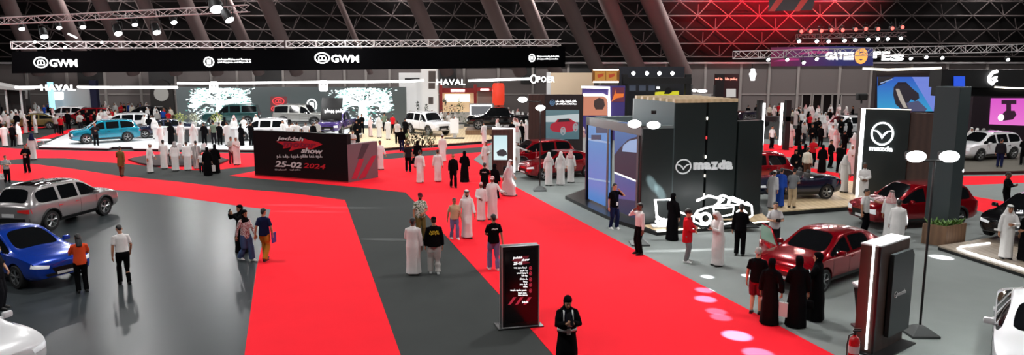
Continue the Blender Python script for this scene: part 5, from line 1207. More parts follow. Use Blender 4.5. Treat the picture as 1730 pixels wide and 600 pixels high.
# ---- far stands in front of the back wall
A, B = P(712, 150, 74), P(738, 150, 74); t = empty('display_column', 'tall white column with dark pictures between the LED wall and the food stall', 'column', (A.x, A.y, 0))
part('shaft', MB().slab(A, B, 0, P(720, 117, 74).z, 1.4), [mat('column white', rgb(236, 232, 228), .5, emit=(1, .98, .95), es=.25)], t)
for box in ((724, 120, 736, 138), (724, 140, 735, 150), (724, 164, 732, 176)): plate('picture', A, B, rect(*box), .01, .02, [mat('column picture', rgb(96, 84, 80), .5)], t)
A, B = P(674, 140, 75), P(713, 140, 75); t = empty('sign_box', 'white sign box on the wall left of the white column', 'sign box', (A.x, A.y, 0)); part('panel', MB().slab(A, B, 0, P(690, 123, 75).z, .3), [mat('sign box white', rgb(232, 230, 228), .5, emit=(1, 1, 1), es=.2)], t); plate('dark_band', A, B, rect(684, 132, 709, 136), .01, .02, [DARKP], t)
A, B = P(742, 170, 78), P(806, 170, 78); t = empty('food_stall', 'warm lit food stall with red header behind the white boxy suv', 'stall', (A.x, A.y, 0))
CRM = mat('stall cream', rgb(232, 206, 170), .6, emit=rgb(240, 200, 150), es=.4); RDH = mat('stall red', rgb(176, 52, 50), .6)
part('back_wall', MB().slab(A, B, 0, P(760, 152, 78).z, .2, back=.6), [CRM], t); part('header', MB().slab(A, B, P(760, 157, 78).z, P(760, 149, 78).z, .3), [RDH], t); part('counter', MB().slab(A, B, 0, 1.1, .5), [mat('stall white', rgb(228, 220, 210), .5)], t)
plate('screen', A, B, rect(762, 151, 785, 155), .01, .03, [SIGNW], t); plate('menu_board', A, B, rect(751, 160, 793, 172), -.58, .03, [LEDW], t)
for x in (745, 803): part('post', MB().box((P(x, 150, 78).x, 77.9, 2), (.3, .3, 4)), [RDH], t)
A, B = P(806, 170, 76), P(850, 170, 76); t = empty('food_stall', 'open stall with a red lantern column right of the warm lit food stall', 'stall', (A.x, A.y, 0))
part('back_wall', MB().slab(A, B, 0, P(820, 152, 76).z, .2, back=.5), [mat('stall greige', rgb(150, 128, 118), .6)], t); part('header', MB().slab(A, B, P(820, 154, 76).z, P(820, 148, 76).z, .3), [RDH], t); plate('screen', A, B, rect(812, 150, 826, 153), .01, .03, [SIGNW], t)
part('lantern', MB().lathe([(.55, 2.0), (.62, 2.4), (.62, 3.9), (.5, 4.2), (.001, 4.2)], (P(842, 160, 75.3).x, 75.3, 0)), [mat('lantern red', rgb(214, 42, 30), .4, emit=(1, .08, .03), es=.5)], t, True); part('lantern_post', MB().tube([(P(842, 160, 75.3).x, 75.3, 0), (P(842, 160, 75.3).x, 75.3, 2.1)], .12), [BLK], t)
A, B = P(793, 190, 68), P(834, 190, 68); t = empty('screen_stand', 'grey display box with white LED border behind the black pickup', 'display', (A.x, A.y, 0)); part('box', MB().slab(A, B, .19, P(810, 175, 68).z, .3), [mat('display grey', rgb(92, 92, 94), .5)], t); plate('screen', A, B, rect(797, 180, 829, 196), .01, .03, [glow('grey picture', rgb(120, 122, 128), .7)], t)
part('led_border', MB().tube([W(A, B, x, y) + wn(A, B) * .05 for x, y in ((795, 200), (795, 178), (831, 178), (831, 190))], .06, n=6), [LED], t)
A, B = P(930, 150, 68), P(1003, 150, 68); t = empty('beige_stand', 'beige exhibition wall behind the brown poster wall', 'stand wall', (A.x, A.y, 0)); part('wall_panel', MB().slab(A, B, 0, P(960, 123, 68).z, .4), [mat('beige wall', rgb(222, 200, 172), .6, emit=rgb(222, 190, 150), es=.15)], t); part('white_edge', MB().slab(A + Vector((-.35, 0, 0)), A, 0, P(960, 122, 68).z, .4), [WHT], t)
A, B = P(1001, 150, 66), P(1046, 150, 66); t = empty('lit_sign_box', 'yellow lit sign box on top of the purple stand', 'sign box', (A.x, A.y, 4)); part('box', MB().slab(A, B, P(1020, 139, 66).z, P(1020, 118, 66).z, .6), [mat('sign box ochre', rgb(150, 96, 36), .5)], t)
for y in (118, 138.5): part('light_line', MB().tube([W(A, B, 1002, y) + wn(A, B) * .05, W(A, B, 1045, y) + wn(A, B) * .05], .08, n=6), [LEDW], t)
for x0 in (1005, 1024):
    plate('panel', A, B, rect(x0, 121, x0 + 18, 136), .01, .03, [glow('ochre sign', rgb(214, 150, 60), .7)], t); plate('red_mark', A, B, [(x0 + 4, 126), (x0 + 15, 124), (x0 + 14, 129), (x0 + 5, 132)], .045, .01, [glow('orange mark', rgb(200, 70, 30), .7)], t)
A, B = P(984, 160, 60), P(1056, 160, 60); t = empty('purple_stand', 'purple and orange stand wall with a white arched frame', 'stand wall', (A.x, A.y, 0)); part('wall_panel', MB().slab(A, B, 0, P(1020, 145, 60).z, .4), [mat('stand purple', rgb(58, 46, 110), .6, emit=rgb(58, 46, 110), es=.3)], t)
plate('orange_panel', A, B, rect(984, 160, 1026, 195), .01, .02, [glow('salmon picture', rgb(220, 140, 110), .8)], t); plate('face_picture', A, B, [(1004, 170), (1012, 165), (1020, 168), (1022, 178), (1018, 185), (1006, 185), (1003, 178)], .035, .01, [glow('face dark', rgb(60, 36, 34), .8)], t)
plate('orange_flash', A, B, [(1033, 172), (1041, 150), (1040, 158), (1054, 158), (1053, 164), (1042, 166)], .035, .01, [glow('orange flash', rgb(240, 120, 40), .9)], t); plate('red_panel', A, B, rect(1034, 148, 1055, 172), .01, .02, [glow('maroon picture', rgb(120, 40, 70), .6)], t)
part('arch_frame', MB().tube([W(A, B, x, y) + wn(A, B) * .1 for x, y in ((985, 160), (1018, 160), (1026, 164), (1029, 172), (1029, 196))], .12, n=6).tube([W(A, B, x, y) + wn(A, B) * .1 for x, y in ((982, 147), (1029, 148), (1029, 172))], .1, n=6), [LEDW], t)
A, B = P(1052, 160, 68), P(1168, 160, 68); t = empty('dark_stage', 'dark blue stage box with monitors and a yellow panel behind the brand cube', 'stage box', (A.x, A.y, 0))
part('back_wall', MB().slab(A, B, 0, P(1100, 113, 68).z, .3, back=3), [mat('stage navy', rgb(26, 28, 38), .7)], t); part('header', MB().slab(A, B, P(1100, 142, 68).z, P(1100, 131, 68).z, .5), [BLK], t); part('counter', MB().slab(A, B, 0, 1.3, .4), [mat('stage navy', rgb(26, 28, 38), .7)], t)
for x in (1056, 1163): part('post', MB().box((P(x, 150, 68).x, 68.3, 2.6), (.5, .5, 5.2)), [BLK], t)
plate('yellow_panel', A, B, [(1112, 157), (1118, 156), (1153, 155), (1153, 172), (1111, 172)], -1.5, .05, [glow('yellow panel', rgb(226, 220, 40), .8)], t); plate('dark_figure_picture', A, B, [(1127, 160), (1130, 150), (1136, 148), (1141, 156), (1136, 160)], -1.4, .05, [BLK], t)
for x in (1066, 1083, 1099): plate('monitor', A, B, rect(x, 145, x + 11, 154), -1.0, .06, [glow('monitor', rgb(90, 100, 120), .4)], t)
plate('white_lamp', A, B, rect(1113, 147, 1118, 151), -1.0, .05, [SIGNW], t)
A, B = P(1208, 150, 80), P(1248, 150, 80); t = empty('red_sign_board', 'dark red board with red glowing letters on the back wall', 'sign board', (A.x, A.y, 0)); part('board', MB().slab(A, B, 0, P(1220, 125, 80).z, .4), [mat('board maroon', rgb(60, 10, 14), .6)], t); part('black_side', MB().slab(A, A + (B - A) * .36, 0, P(1220, 125, 80).z, .06, back=-.07), [mat('board black', rgb(30, 16, 18), .6)], t)
scrawl('lettering', A, B, (1208, 131, 1220, 135.5), .09, [glow('salmon letters', (1, .3, .22), 2)], t, 3, .03); scrawl('lettering', A, B, (1225, 131, 1247, 136), .03, [glow('salmon letters', (1, .3, .22), 2)], t, 4, .03); plate('picture', A, B, rect(1227, 150, 1243, 164), .01, .03, [glow('pale picture', rgb(214, 208, 204), .8)], t)
A, B = P(1263, 127, 78), P(1280, 127, 78); m = MB(); nn_ = wn(A, B)
t = empty('hanging_emblem', 'white glowing wolf-head emblem hanging before the back wall', 'sign', P(1271, 127, 78)); plate('emblem', A, B, [(1269, 116), (1274, 116), (1275, 121), (1277, 125), (1275, 130), (1274, 136), (1268, 136), (1267, 130), (1265.5, 125), (1268, 121)], 0, .2, [SIGNW], t); part('hanger', MB().tube([W(A, B, 1271, 116), W(A, B, 1271, 108)], .04), [BLK], t)
A, B = P(1168, 170, 76), P(1206, 170, 76); t = empty('white_booth', 'small white booth with oval ceiling lamps left of the dark red board', 'booth', (A.x, A.y, 0)); part('wall_panel', MB().slab(A, B, 0, P(1190, 160, 76).z, .2, back=1), [mat('booth grey', rgb(190, 184, 180), .6)], t); plate('screen', A, B, rect(1196, 166, 1205, 176), -.95, .03, [glow('cyan screen', rgb(90, 180, 210), 1)], t)
for x, w_ in ((1173, 4), (1186, 9)): part('oval_lamp', MB().ball(P(x, 152 + w_ * .2, 75.4), (w_ * .06, .3, .16)), [SIGNW], t, True)
part('posts', MB().box((B.x, 76, 2), (.15, .15, 4)).box((A.x, 76, 2), (.15, .15, 4)), [DARKP], t)
A, B = P(-30, 170, 74), P(46, 170, 74); t = empty('tent_stand', 'dark stand with white sloping canopy at the far left edge', 'stand', (A.x, A.y, 0)); part('dark_wall', MB().slab(P(12, 170, 74), P(39, 170, 74), 0, P(30, 152, 74).z, .3), [mat('stand charcoal', rgb(44, 42, 42), .7)], t)
m = MB(); a, b = P(-40, 152, 73), P(37, 153, 73); m.add([a + Vector((0, 0, .9)), b + Vector((0, 0, .1)), b + Vector((0, 2, .1)), a + Vector((0, 2, .9)), a + Vector((0, 0, .2)), b, b + Vector((0, 2, 0)), a + Vector((0, 2, .2))], [(0, 1, 2, 3), (7, 6, 5, 4), (0, 4, 5, 1), (1, 5, 6, 2), (2, 6, 7, 3), (3, 7, 4, 0)]); part('canopy', m, [mat('canopy white', rgb(206, 204, 202), .6)], t)
for x in (-4, 9, 34): part('post', MB().tube([P(x, 150, 73.5) * 1, Vector((P(x, 150, 73.5).x, 73.5, 0))], .1), [BLK if x < 9 else WHT], t)
A, B = P(43, 170, 77), P(51, 170, 77); t = empty('flag_banner', 'tall dark flag banner with pale vertical letters by the white canopy', 'banner', (A.x, A.y, 0)); part('cloth', MB().slab(A, B, .3, P(45, 151, 75).z, .06), [mat('flag dark', rgb(54, 52, 52), .8)], t); plate('letters', A, B, rect(43.5, 153, 47, 167), .01, .02, [mat('flag letters', rgb(180, 178, 176), .7)], t); part('pole', MB().tube([A + Vector((0, .05, -2)) if False else Vector((A.x, A.y + .1, 0)), Vector((A.x, A.y + .1, P(45, 150, 75).z))], .04), [BLK], t)
A, B = P(84, 165, 80), P(166, 165, 80); t = empty('white_stand', 'bright white stand with a blue light column under the far white letters', 'stand', (A.x, A.y, 0)); part('wall_panel', MB().slab(A, B, 0, P(120, 150, 80).z, .3), [mat('stand white', rgb(206, 206, 206), .6)], t); plate('bright_screen', A, B, rect(91, 156, 107, 168), .01, .03, [SIGNW], t); part('blue_column', MB().box((P(86.5, 160, 79).x, 79, 2.1), (.4, .4, 4.2)), [glow('blue column', (.35, .75, 1), 1.6)], t); part('blue_post', MB().box((P(160, 160, 79).x, 79, 2.2), (.7, .5, 4.4)), [mat('post navy', rgb(26, 28, 60), .5)], t)
A, B = P(262, 165, 80), P(284, 165, 80); t = empty('arched_sign', 'arched sign with a pale round picture above the far left crowd', 'sign', (A.x, A.y, 0)); m = MB(); c = P(273, 160, 80)
m.loft([[Vector((c.x + 1.25 * cos(a), c.y + k, max(0, c.z + 1.6 * sin(a) if sin(a) > 0 else 0))) for a in [pi * i / 16 for i in range(17)] + [pi + .001]] for k in (0, .3)]); part('board', m, [mat('arch board', rgb(52, 48, 46), .7)], t); b_ = MB(); b_.lathe([(.001, -.08), (.8, -.08), (.8, -.02), (.001, -.02)], (c.x, c.y, c.z + .1), 'Y', 20); part('round_picture', b_, [mat('arch picture', rgb(206, 204, 198), .6)], t)

# ---- counters, podium, plants on the stage
a, b = G(262, 240, .18), G(398, 243, .18); t = empty('reception_counter', 'long white reception counter with dark inset panels on the white stage', 'counter', a)
part('counter_body', MB().slab(a, b, .18, 1.28, .8), [WHT], t); part('counter_top', MB().slab(a + Vector((-.05, -.05, 0)), b + Vector((.05, -.05, 0)), 1.28, 1.34, .95), [WHITEP], t)
for x0, x1 in ((284, 300), (312, 320), (335, 357), (366, 380)): plate('dark_panel', a, b, rect(x0, 219, x1, 240), .01, .02, [mat('counter dark', rgb(54, 58, 58), .4)], t)
def bush(px, py, z, label, h=.8, w=.5, col=(74, 92, 58), n=110, name='potted_shrub', pot=True, seed=1, cone=False):
    c = G(px, py, z); t = empty(name, label, 'plant', c); rr = random.Random(seed); m = MB(); ph = .35 if pot else .0
    if pot: part('pot', MB().lathe([(.001, 0), (w * .35, 0), (w * .45, ph), (w * .38, ph), (.001, ph - .05)], c), [mat('pot white', rgb(210, 208, 204), .5)], t, True)
    else: part('stem', MB().tube([c, c + Vector((0, 0, h * .6))], .03, n=6), [mat('stem brown', rgb(70, 54, 40), .8)], t)
    for k in range(n):
        u = rr.random(); a = rr.random() * 6.283; el = rr.uniform(-.5, 1.5); r = w * (1 - u * .85 if cone else sin(pi * (.15 + .8 * u))) * rr.uniform(.5, 1); b = c + Vector((r * cos(a), r * sin(a), ph + h * u)); d = Vector((cos(a) * cos(el), sin(a) * cos(el), sin(el))); s = Vector((-sin(a), cos(a), 0)) * .06; l = .16 + .12 * rr.random()
        m.add([b, b + d * l * .5 + s, b + d * l, b + d * l * .5 - s], [(0, 1, 2, 3)])
    tag(part('foliage', m, [mat('leaf %d %d %d' % col, rgb(*col), .6)], t), kind='stuff'); return t
for i, (x, y, z, lab, h, w_, col, cone) in enumerate(((686, 249.5, .18, 'grassy shrub at the stage edge, left end of the planting', .9, .36, (112, 124, 74), False), (700, 250, .18, 'dark leafy shrub at the stage edge before the white suv', 1.05, .4, (44, 52, 38), False), (714, 249, .18, 'dark shrub at the stage edge, third from the left', 1.0, .38, (52, 60, 44), False), (728, 247, .18, 'grey green shrub at the stage edge, right end of the planting', .85, .4, (96, 108, 74), False),
        (752, 218.5, .18, 'dark conifer behind the nose of the white suv', 2.7, .7, (36, 46, 34), True), (765, 218, .18, 'broad dark shrub behind the white suv', 2.2, .75, (30, 38, 28), False), (778, 217, .18, 'light green potted tree right of the white suv', 2.6, .8, (78, 98, 58), True), (706, 216.5, .18, 'slim dark cypress beside the white column', 2.4, .3, (38, 48, 38), True), (697, 218, .18, 'low round shrub left of the slim cypress', 1.5, .8, (52, 64, 48), False), (721, 216, .18, 'small cypress in front of the white column', 2.1, .35, (44, 52, 42), True))):
    bush(x, y, z, lab, h, w_, col, 130, 'stage_shrub', x == 778, i, cone)
for i, (x, lab) in enumerate(((306, 'yellow green flower arrangement left on the reception counter'), (329, 'white and green flower arrangement in the middle of the reception counter'), (366, 'bright green flower arrangement right on the reception counter'))): bush(x, 213.5, 1.34, lab, .6, .45, (150, 160, 90) if i != 1 else (170, 174, 150), 90, 'flower_arrangement', True, 30 + i)
c = (G(225, 268) + G(390, 280)) / 2
t = empty('display_podium', 'low dark podium ringed by visitors in front of the white stage', 'podium', G(310, 270)); q = [G(x, y, .12) for x, y in ((216, 268), (246, 262), (300, 259), (360, 262), (386, 269), (372, 275), (320, 279), (262, 279), (236, 275))]
part('deck', MB().prism([p.xy for p in q], .08, .12), [carpetmat('podium carpet', rgb(70, 60, 60))], t); part('dark_red_edge', MB().prism([p.xy for p in q], 0.012, .08), [mat('podium edge', rgb(64, 12, 22), .5)], t)
t = empty('model_table', 'low table with a scale model standing on the dark podium', 'table', G(322, 276, .12)); c = G(322, 274, .12); part('top', MB().box(c + Vector((0, 0, .78)), (2.6, 1.1, .06), ch=.02), [BLKG], t)
for sx in (-1.1, 1.1):
    for sy in (-.4, .4): part('leg', MB().box(c + Vector((sx, sy, .38)), (.06, .06, .76)), [BLK], t)
m = MB()
for k in range(9): m.box(c + Vector((-1 + .25 * k, .2 * sin(k * 2.1), .9 + .05 * (k % 3))), (.16, .16, .2 + .1 * (k % 3)), 0)
tag(obj('scale_model', m, [WHT]), 'white scale model on the table of the dark podium', 'model')
a, b = G(20, 236), G(52, 236)
t = empty('lounge_table', 'white pedestal table standing by the teal car at the stage corner', 'table', G(72, 243, .18)); c = G(74, 244, .18); part('top', MB().lathe([(.001, .3), (.5, .3), (.5, .36), (.001, .36)], c), [WHITEP], t, True); part('base', MB().lathe([(.3, 0), (.3, .02), (.05, .05), (.05, .3)], c), [WHT], t, True)
# hang sign stands, small lectern, spill of light on the floor
t = empty('sign_lectern', 'small lectern sign beside the white boxy suv', 'lectern', G(768, 234, .18)); c = G(768, 234, .18); part('base', MB().box(c + Vector((0, 0, .03)), (1.6, .7, .06), ch=.02), [BLK], t); part('board', MB().box(c + Vector((0, 0, 1.0)), (.7, .08, 1.2), rot=Euler((radians(-8), 0, 0)).to_matrix(), ch=.02), [WHT], t); part('post', MB().box(c + Vector((0, .05, .4)), (.2, .08, .8)), [WHT], t)
t = empty('stone_bench', 'dark box by the feet of the man in black at the right carpet', 'box', G(1711, 357)); c = G(1712, 358); part('case', MB().box(c + Vector((0, 0, .2)), (.3, .3, .4), ch=.03), [mat('case dark', rgb(38, 30, 32), .6)], t); part('handle', MB().tube([c + Vector((-.06, 0, .4)), c + Vector((0, 0, .45)), c + Vector((.06, 0, .4))], .012), [BLK], t)
t.name = 'travel_case'
A, B = G(1282, 254), G(1338, 254); t = empty('arch_display', 'black portal with two white LED uprights behind the red car', 'portal', A)
part('header', MB().slab(A, B, P(1300, 205, A.y).z, P(1300, 197, A.y).z, .5), [BLK], t)
for x in (1288, 1318): part('led_upright', MB().box(P(x, 230, A.y - .05) * Vector((1, 1, 0)).to_3d() if False else Vector((P(x, 230, A.y).x, A.y - .05, 1.9)), (.14, .1, 3.0)), [LED], t)
for x in (1283, 1330): part('post', MB().box(Vector((P(x, 230, A.y).x, A.y + .2, 1.8)), (.35, .4, 3.6)), [BLK], t)
a, b = G(1080, 258), G(1235, 258)

# ---- pools of light from the moving heads above the walkway
for x, y, p, ang in ((1190, 491, 2300, 1.9), (1192, 506, 3000, 2.2), (1210, 527, 1300, 2.0), (1218, 537, 1300, 2.0), (1245, 568, 5000, 2.6), (1281, 598, 2500, 2.6), (1195, 468, 900, 1.4), (1262, 466, 1500, 1.2), (1590, 435, 900, 2.6), (1475, 560, 1200, 1.6)):
    g = G(x, y); spot('moving head', g + Vector((-4.5, 5.5, 12.5)), g, p * 70, ang, .35, (1, .95, 1), .05)
for x, y, p in ((1102, 311, 900), (1115, 325, 1100)):
    g = W(*[G(q, r, .15) for q, r in ((1080, 378), (1133, 374.5))], x, y); spot('moving head', g + Vector((-4, -7, 9)), g, p * 150, 1.7, .3, (.9, .95, 1), .05)

for x, y, dx in ((500, 347, -26), (585, 351, -26), (520, 358, -27), (665, 342, 27), (668, 405, -24), (700, 333, 26), (770, 310, 25), (780, 418, 24), (1185, 430, 22), (1200, 422, 22), (1140, 424, 22), (330, 350, 24)):
    g = G(x, y); spot('moving head', g + Vector((dx, 1.5, 3.4)), g, 120000, .75, .6, (1, .97, .97), .03)
# ------------------------------------------------------------------ the cars
car('silver', 'suv', 'silver', 'silver suv seen from behind on the dark vinyl floor', (-18.05, 28.95, 0), radians(79.5), panoramic=True, rails=True, cladding=True)
car('blue', 'sedan', 'blue', 'bright blue sedan beside the woman in the orange top', (-14.72, 21.5, 0), radians(-29))
car('whitecorner', 'sedan', 'white', 'white sedan of which only the bonnet corner shows, in front of the blue sedan', (-11.75, 14.4, 0), radians(-23))
car('hatch', 'hatch', 'red', 'bright red hatchback with an open door behind the women in black', (9.15, 21.2, 0), radians(218), opendoor=True)
car('redsuv', 'suv', 'red', 'red suv behind the slate pillar and planter box', (15.7, 28.55, 0), radians(192), cladding=True); CARS['redsuv'].scale = (.97,) * 3
car('roadster', 'roadster', 'navy', 'dark blue open roadster on the oak platform', (12.85, 33.3, .22), radians(188))
copy_tree(CARS['hatch'], (2.6, 40.7, 0), radians(207), 'red car with two men in white robes standing at its side')
for o in list(kids(CARS['hatch'])): pass
copy_tree(CARS['redsuv'], (1.5, 44.6, 0), radians(203), 'red suv half hidden between the screen totem and the poster wall')
copy_tree(CARS['redsuv'], (12.2, 38.4, 0), radians(184), 'red suv behind the end panel and the dark blue roadster')
car('teal', 'suv', 'teal', 'teal crossover on the front of the white stage', (-31.5, 57.1, .18), radians(219), rails=True)
car('boxy', 'boxy', 'white', 'white boxy suv on the wooden stage with shrubs before it', (-7.2, 63.5, .18), radians(-51), cladding=True, rails=True)
car('pickup', 'pickup', 'black', 'black pickup on the wooden riser right of the white boxy suv', (-1.3, 64.6, .55), radians(184), rails=False)
car('hoodup', 'pickup', 'purple', 'purple pickup with raised bonnet behind the black show sign wall', (-14.3, 60.4, .5), radians(-93), hood_up=True)
scrawl('bonnet_lettering', P(500, 187, 58.85), P(620, 187, 58.85), (549, 184, 583, 191), 0, [SIGNW], CARS['hoodup'], 6, .05)
W_ = {'paint white': PAINT['white'], 'paint teal': PAINT['teal']}
def recolor(key, col): 
    src = [n for n in MATS if n.startswith('paint ')]
    return {n: PAINT[col] for n in src}
copy_tree(CARS['teal'], P(447, 215, 58.5) * Vector((1, 1, 0)) if False else Vector((P(447, 215, 58.5).x, 58.5, .18)), radians(176), 'silver white suv just behind the left end of the black show sign wall', swap=recolor(0, 'white'))
copy_tree(CARS['boxy'], Vector((P(512, 200, 65).x, 65, .75)), radians(-8), 'silver boxy off-roader on the riser under the red emblem', swap=recolor(0, 'pewter'))
copy_tree(CARS['boxy'], Vector((P(392, 200, 66.3).x, 66.3, .7)), radians(192), 'dark green suv on the riser before the left tree picture', swap=recolor(0, 'green'))
copy_tree(CARS['teal'], (30.2, 47.0, .206), radians(199), 'white suv on the grey stage below the pink screen', swap=recolor(0, 'white'))
copy_tree(CARS['blue'], (18.75, 26.05, .156), radians(213), 'dark car on the platform at the right edge beside the man in white', swap=recolor(0, 'black'))
copy_tree(CARS['whitecorner'], (11.08, 14.7, 0), radians(-124), 'white sedan cut by the right edge in front of the right platform')
copy_tree(CARS['teal'], (-34.0, 64.8, .18), radians(200), 'white suv behind the teal crossover', swap=recolor(0, 'white'))
copy_tree(CARS['blue'], (-28.9, 61.3, .18), radians(205), 'dark blue sedan close behind the teal crossover', swap=recolor(0, 'navy'))
for px, Y, ang, lab, col, k in ((150, 75.5, 200, 'red car on the far left stand under the white letters', 'red', 'teal'), (114, 77.8, 180, 'white suv before the bright white stand at the far left', 'white', 'teal'), (56, 70.5, 205, 'small olive car beside the far red carpet', 'olive', 'hatch'), (1428, 64, 200, 'white suv in the right crowd just left of the brand pylon', 'white', 'teal'), (1254, 70, 190, 'dark car on the far right stand by the dark red board', 'dark', 'teal'), (245, 78, 185, 'dark red car in the far left crowd before the arched sign', 'dark', 'teal')):
    sc = {'hatch': 'blue'}.get(k, k)
    copy_tree(CARS[sc], Vector((P(px, 200, Y).x, Y, .18 if 195 < px < 420 and Y < 70 else 0)), radians(ang), lab, swap=recolor(0, col))
# ------------------------------------------------------------------ people in the foreground and middle
person(957, 631, 12, 'woman in black abaya and dark reflective vest looking at her phone on the walkway', 1.66, robe='black', abaya=True, fem=True, head='hijab', skin='light', armL='phone', armR='phone', nod=28, extras=('vest', 'badge'), carry=((-1, 'phone'),))
person(699, 464, 176, 'man in loose white robe seen from behind next to the black jacket', 1.74, robe='white', head='hair', skin='brown', wide=1.12, armL='belly', armR='down', shoes='brown')
person(734, 462, 184, 'man in black jacket with yellow back print, cap and grey trousers', 1.74, shirt='black', sleeve='long', bulk=.022, legs='ash', loose=1.25, shoes='white', head='cap', hat='black', extras=('backprint',), stride=.12)
person(711, 407, 20, 'man in leaf patterned shirt and rust cap behind the pair on the grey aisle', 1.74, shirt='greenleaf', legs='olive', head='cap', hat='maroon', beard=True, armL='belly', armR='down')
person(768, 404, 20, 'boy in beige shirt and purple jeans beside the man in white headscarf', 1.5, shirt='beige', legs='palejeans', shoes='white', stride=.2, armL='fore', armR='back')
person(789, 402, 12, 'man in white robe and white headscarf walking beside the boy', 1.76, robe='white', head='ghutra', beard=True, armL='fore', armR='back', stride=.2)
person(834, 456, 196, 'man in black shirt and pale jeans seen from behind near the black totem', 1.74, shirt='black', legs='palejeans', shoes='white', head='hair', armL='belly', armR='back', stride=.22, extras=('backprintwhite',))
person(832, 371, -12, 'man in white robe and check cap stretching out his left arm on the walkway', 1.78, robe='white', head='cap', hat='redcheck', skin='brown', armL='out', armR='down', wide=1.05)
person(813, 373, -10, 'boy in white robe carrying a red wrapped bundle beside the man with the outstretched arm', 1.56, robe='white', head='taqiyah', hat='redcheck', skin='brown', armL='down', armR='belly')
person(819, 337, 170, 'person in black shirt with white print seen from behind near the screen totem', 1.72, shirt='black', legs='charcoal', head='hair', extras=('backprintwhite',), armL='belly', armR='belly')
person(836, 335, 150, 'woman in black abaya standing close to the screen totem', 1.62, robe='black', abaya=True, fem=True, head='hijab', armL='belly')
person(859, 331, 60, 'man in white robe with dark backpack striding past the screen totem', 1.74, robe='white', head='ghutra', armL='fore', armR='back', stride=.5, extras=('backpack',), lean=8)
person(821, 290, 30, 'man in white robe and rust check headscarf left of the screen totem', 1.78, robe='white', head='ghutra', scarf='redcheck', armL='belly')
person(874, 290, 60, 'man in white robe pointing at the red suv right of the screen totem', 1.74, robe='white', head='ghutra', armL='point', armR='down', beard=True)
person(710, 309, 172, 'man in white robe and dark hair walking away, left of two', 1.72, robe='white', head='hair', stride=.25, armL='down', armR='back')
person(740, 307, 178, 'man in white robe walking away in the middle of the red crossing', 1.72, robe='white', head='hair', stride=.12, seed=1, shoes='brown')
person(766, 317, 8, 'bald man in black shirt and trousers walking towards us beside a woman in black', 1.72, shirt='black', sleeve='long', legs='black', head='buzz', stride=.22, armL='back', armR='fore', bulk=.01)
person(785, 308, 190, 'woman in black abaya walking away beside the bald man', 1.66, robe='black', abaya=True, fem=True, head='hijab', armL='belly')
person(748, 273, 172, 'man in pale green white robe walking away near the wooden stage', 1.74, robe='white', head='taqiyah', hat='white', stride=.3, wide=1.1, shoes='brown')
person(690, 290, 185, 'man in black shirt with a white bag before the stage shrubs', 1.7, shirt='charcoal', legs='black', head='hair', carry=((-1, 'handbag'),), stride=.2)
person(706, 283, 200, 'woman in black abaya among the people before the stage shrubs', 1.62, robe='black', abaya=True, fem=True, head='hijab', carry=((1, 'handbag'),))
person(679, 256, 170, 'man in black with red shoes standing at the wooden stage edge', 1.7, shirt='black', sleeve='long', legs='navy', head='hair', stride=.2)
person(643, 287, 30, 'man in white robe standing at the corner of the black sign wall', 1.74, robe='white', head='hair', armL='fore')
person(597, 263, -10, 'man in white shirt behind the mauve side of the sign wall', 1.72, shirt='white', legs='charcoal', head='hair', armL='chest', armR='chest')
person(409, 427, -60, 'woman in black abaya lifting a phone behind the couple on the vinyl floor edge', 1.62, robe='black', abaya=True, fem=True, head='hijab', armL='high', armR='high', carry=((-1, 'phone'),))
person(417, 441, 40, 'woman in floral white blouse and wide blue jeans walking at the carpet edge', 1.66, shirt='floral', sleeve='long', hem=.78, legs='jeans', loose=1.3, fem=True, head='hijab', shoes='white', stride=.35, armL='fore', armR='back')
person(449, 441, 150, 'man in navy shirt and mustard trousers carrying a blue folder', 1.72, shirt='navy', legs='mustard', head='hair', stride=.42, armL='back', armR='bag', carry=((-1, 'folder'),), loose=1.1)
person(140, 494, 188, 'woman in orange top and black trousers standing by the blue sedan', 1.66, shirt='orange', legs='black', fem=True, head='longhair', armL='chest', armR='chest', nod=25, loose=.9)
person(211, 480, 190, 'young man in white shirt and black trousers on the vinyl floor', 1.74, shirt='white', legs='black', head='hair', lean=12, nod=30, armL='down', armR='fore', stride=.15, tuck=True, loose=.9)
person(3, 523, 70, 'man in charcoal shirt and face mask at the left edge by the blue sedan', 1.72, shirt='charcoal', legs='charcoal', head='hair', skin='light', extras=('mask',), armL='belly')
person(206, 299, 160, 'person in olive and rust clothes walking across the dark aisle', 1.7, shirt='olive', sleeve='long', hem=.6, legs='brown', head='hair', stride=.42, armL='chest', armR='back')
person(57, 270, 165, 'man in white robe and blue headscarf at the left end of the red carpet', 1.72, robe='white', head='ghutra', scarf='navy', agal=False)
person(47, 292, -15, 'man in dark suit standing on the red carpet behind the silver suv', 1.66, shirt='black', sleeve='long', legs='black', head='hair', armL='chest', armR='chest', extras=('badge',))
person(13, 309, 10, 'child in black and yellow shirt above the roof of the silver suv', 1.46, shirt='hoops', legs='black', head='hair', skin='light', armL='chest', carry=((-1, 'whitebag'),))
person(163, 246, 10, 'man in dark clothes standing in front of the teal crossover', 1.68, .18, shirt='charcoal', sleeve='long', legs='black', head='hair', armL='chest', armR='down')
person(1037, 387, 35, 'man in black shirt holding a phone to his ear by the blue screens', 1.76, shirt='black', legs='navy', shoes='white', head='hair', skin='light', armL='ear', armR='down', extras=('badge',), stride=.12)
person(1079, 430, -60, 'man in white shirt and black trousers on the phone at the carpet edge', 1.74, shirt='white', sleeve='long', legs='black', head='hair', tuck=True, belt=True, armR='ear', armL='down', skin='brown')
person(1135, 406, 150, 'tall woman in black abaya beside the neon photo frame', 1.7, robe='black', abaya=True, fem=True, head='hijab', armL='belly')
person(1160, 443, 80, 'curly haired woman in a red jacket and grey jeans', 1.72, shirt='red', sleeve='long', hem=.66, bulk=.02, legs='grey', shoes='white', head='curly', skin='light', fem=True, armL='chest', armR='belly', loose=.9)
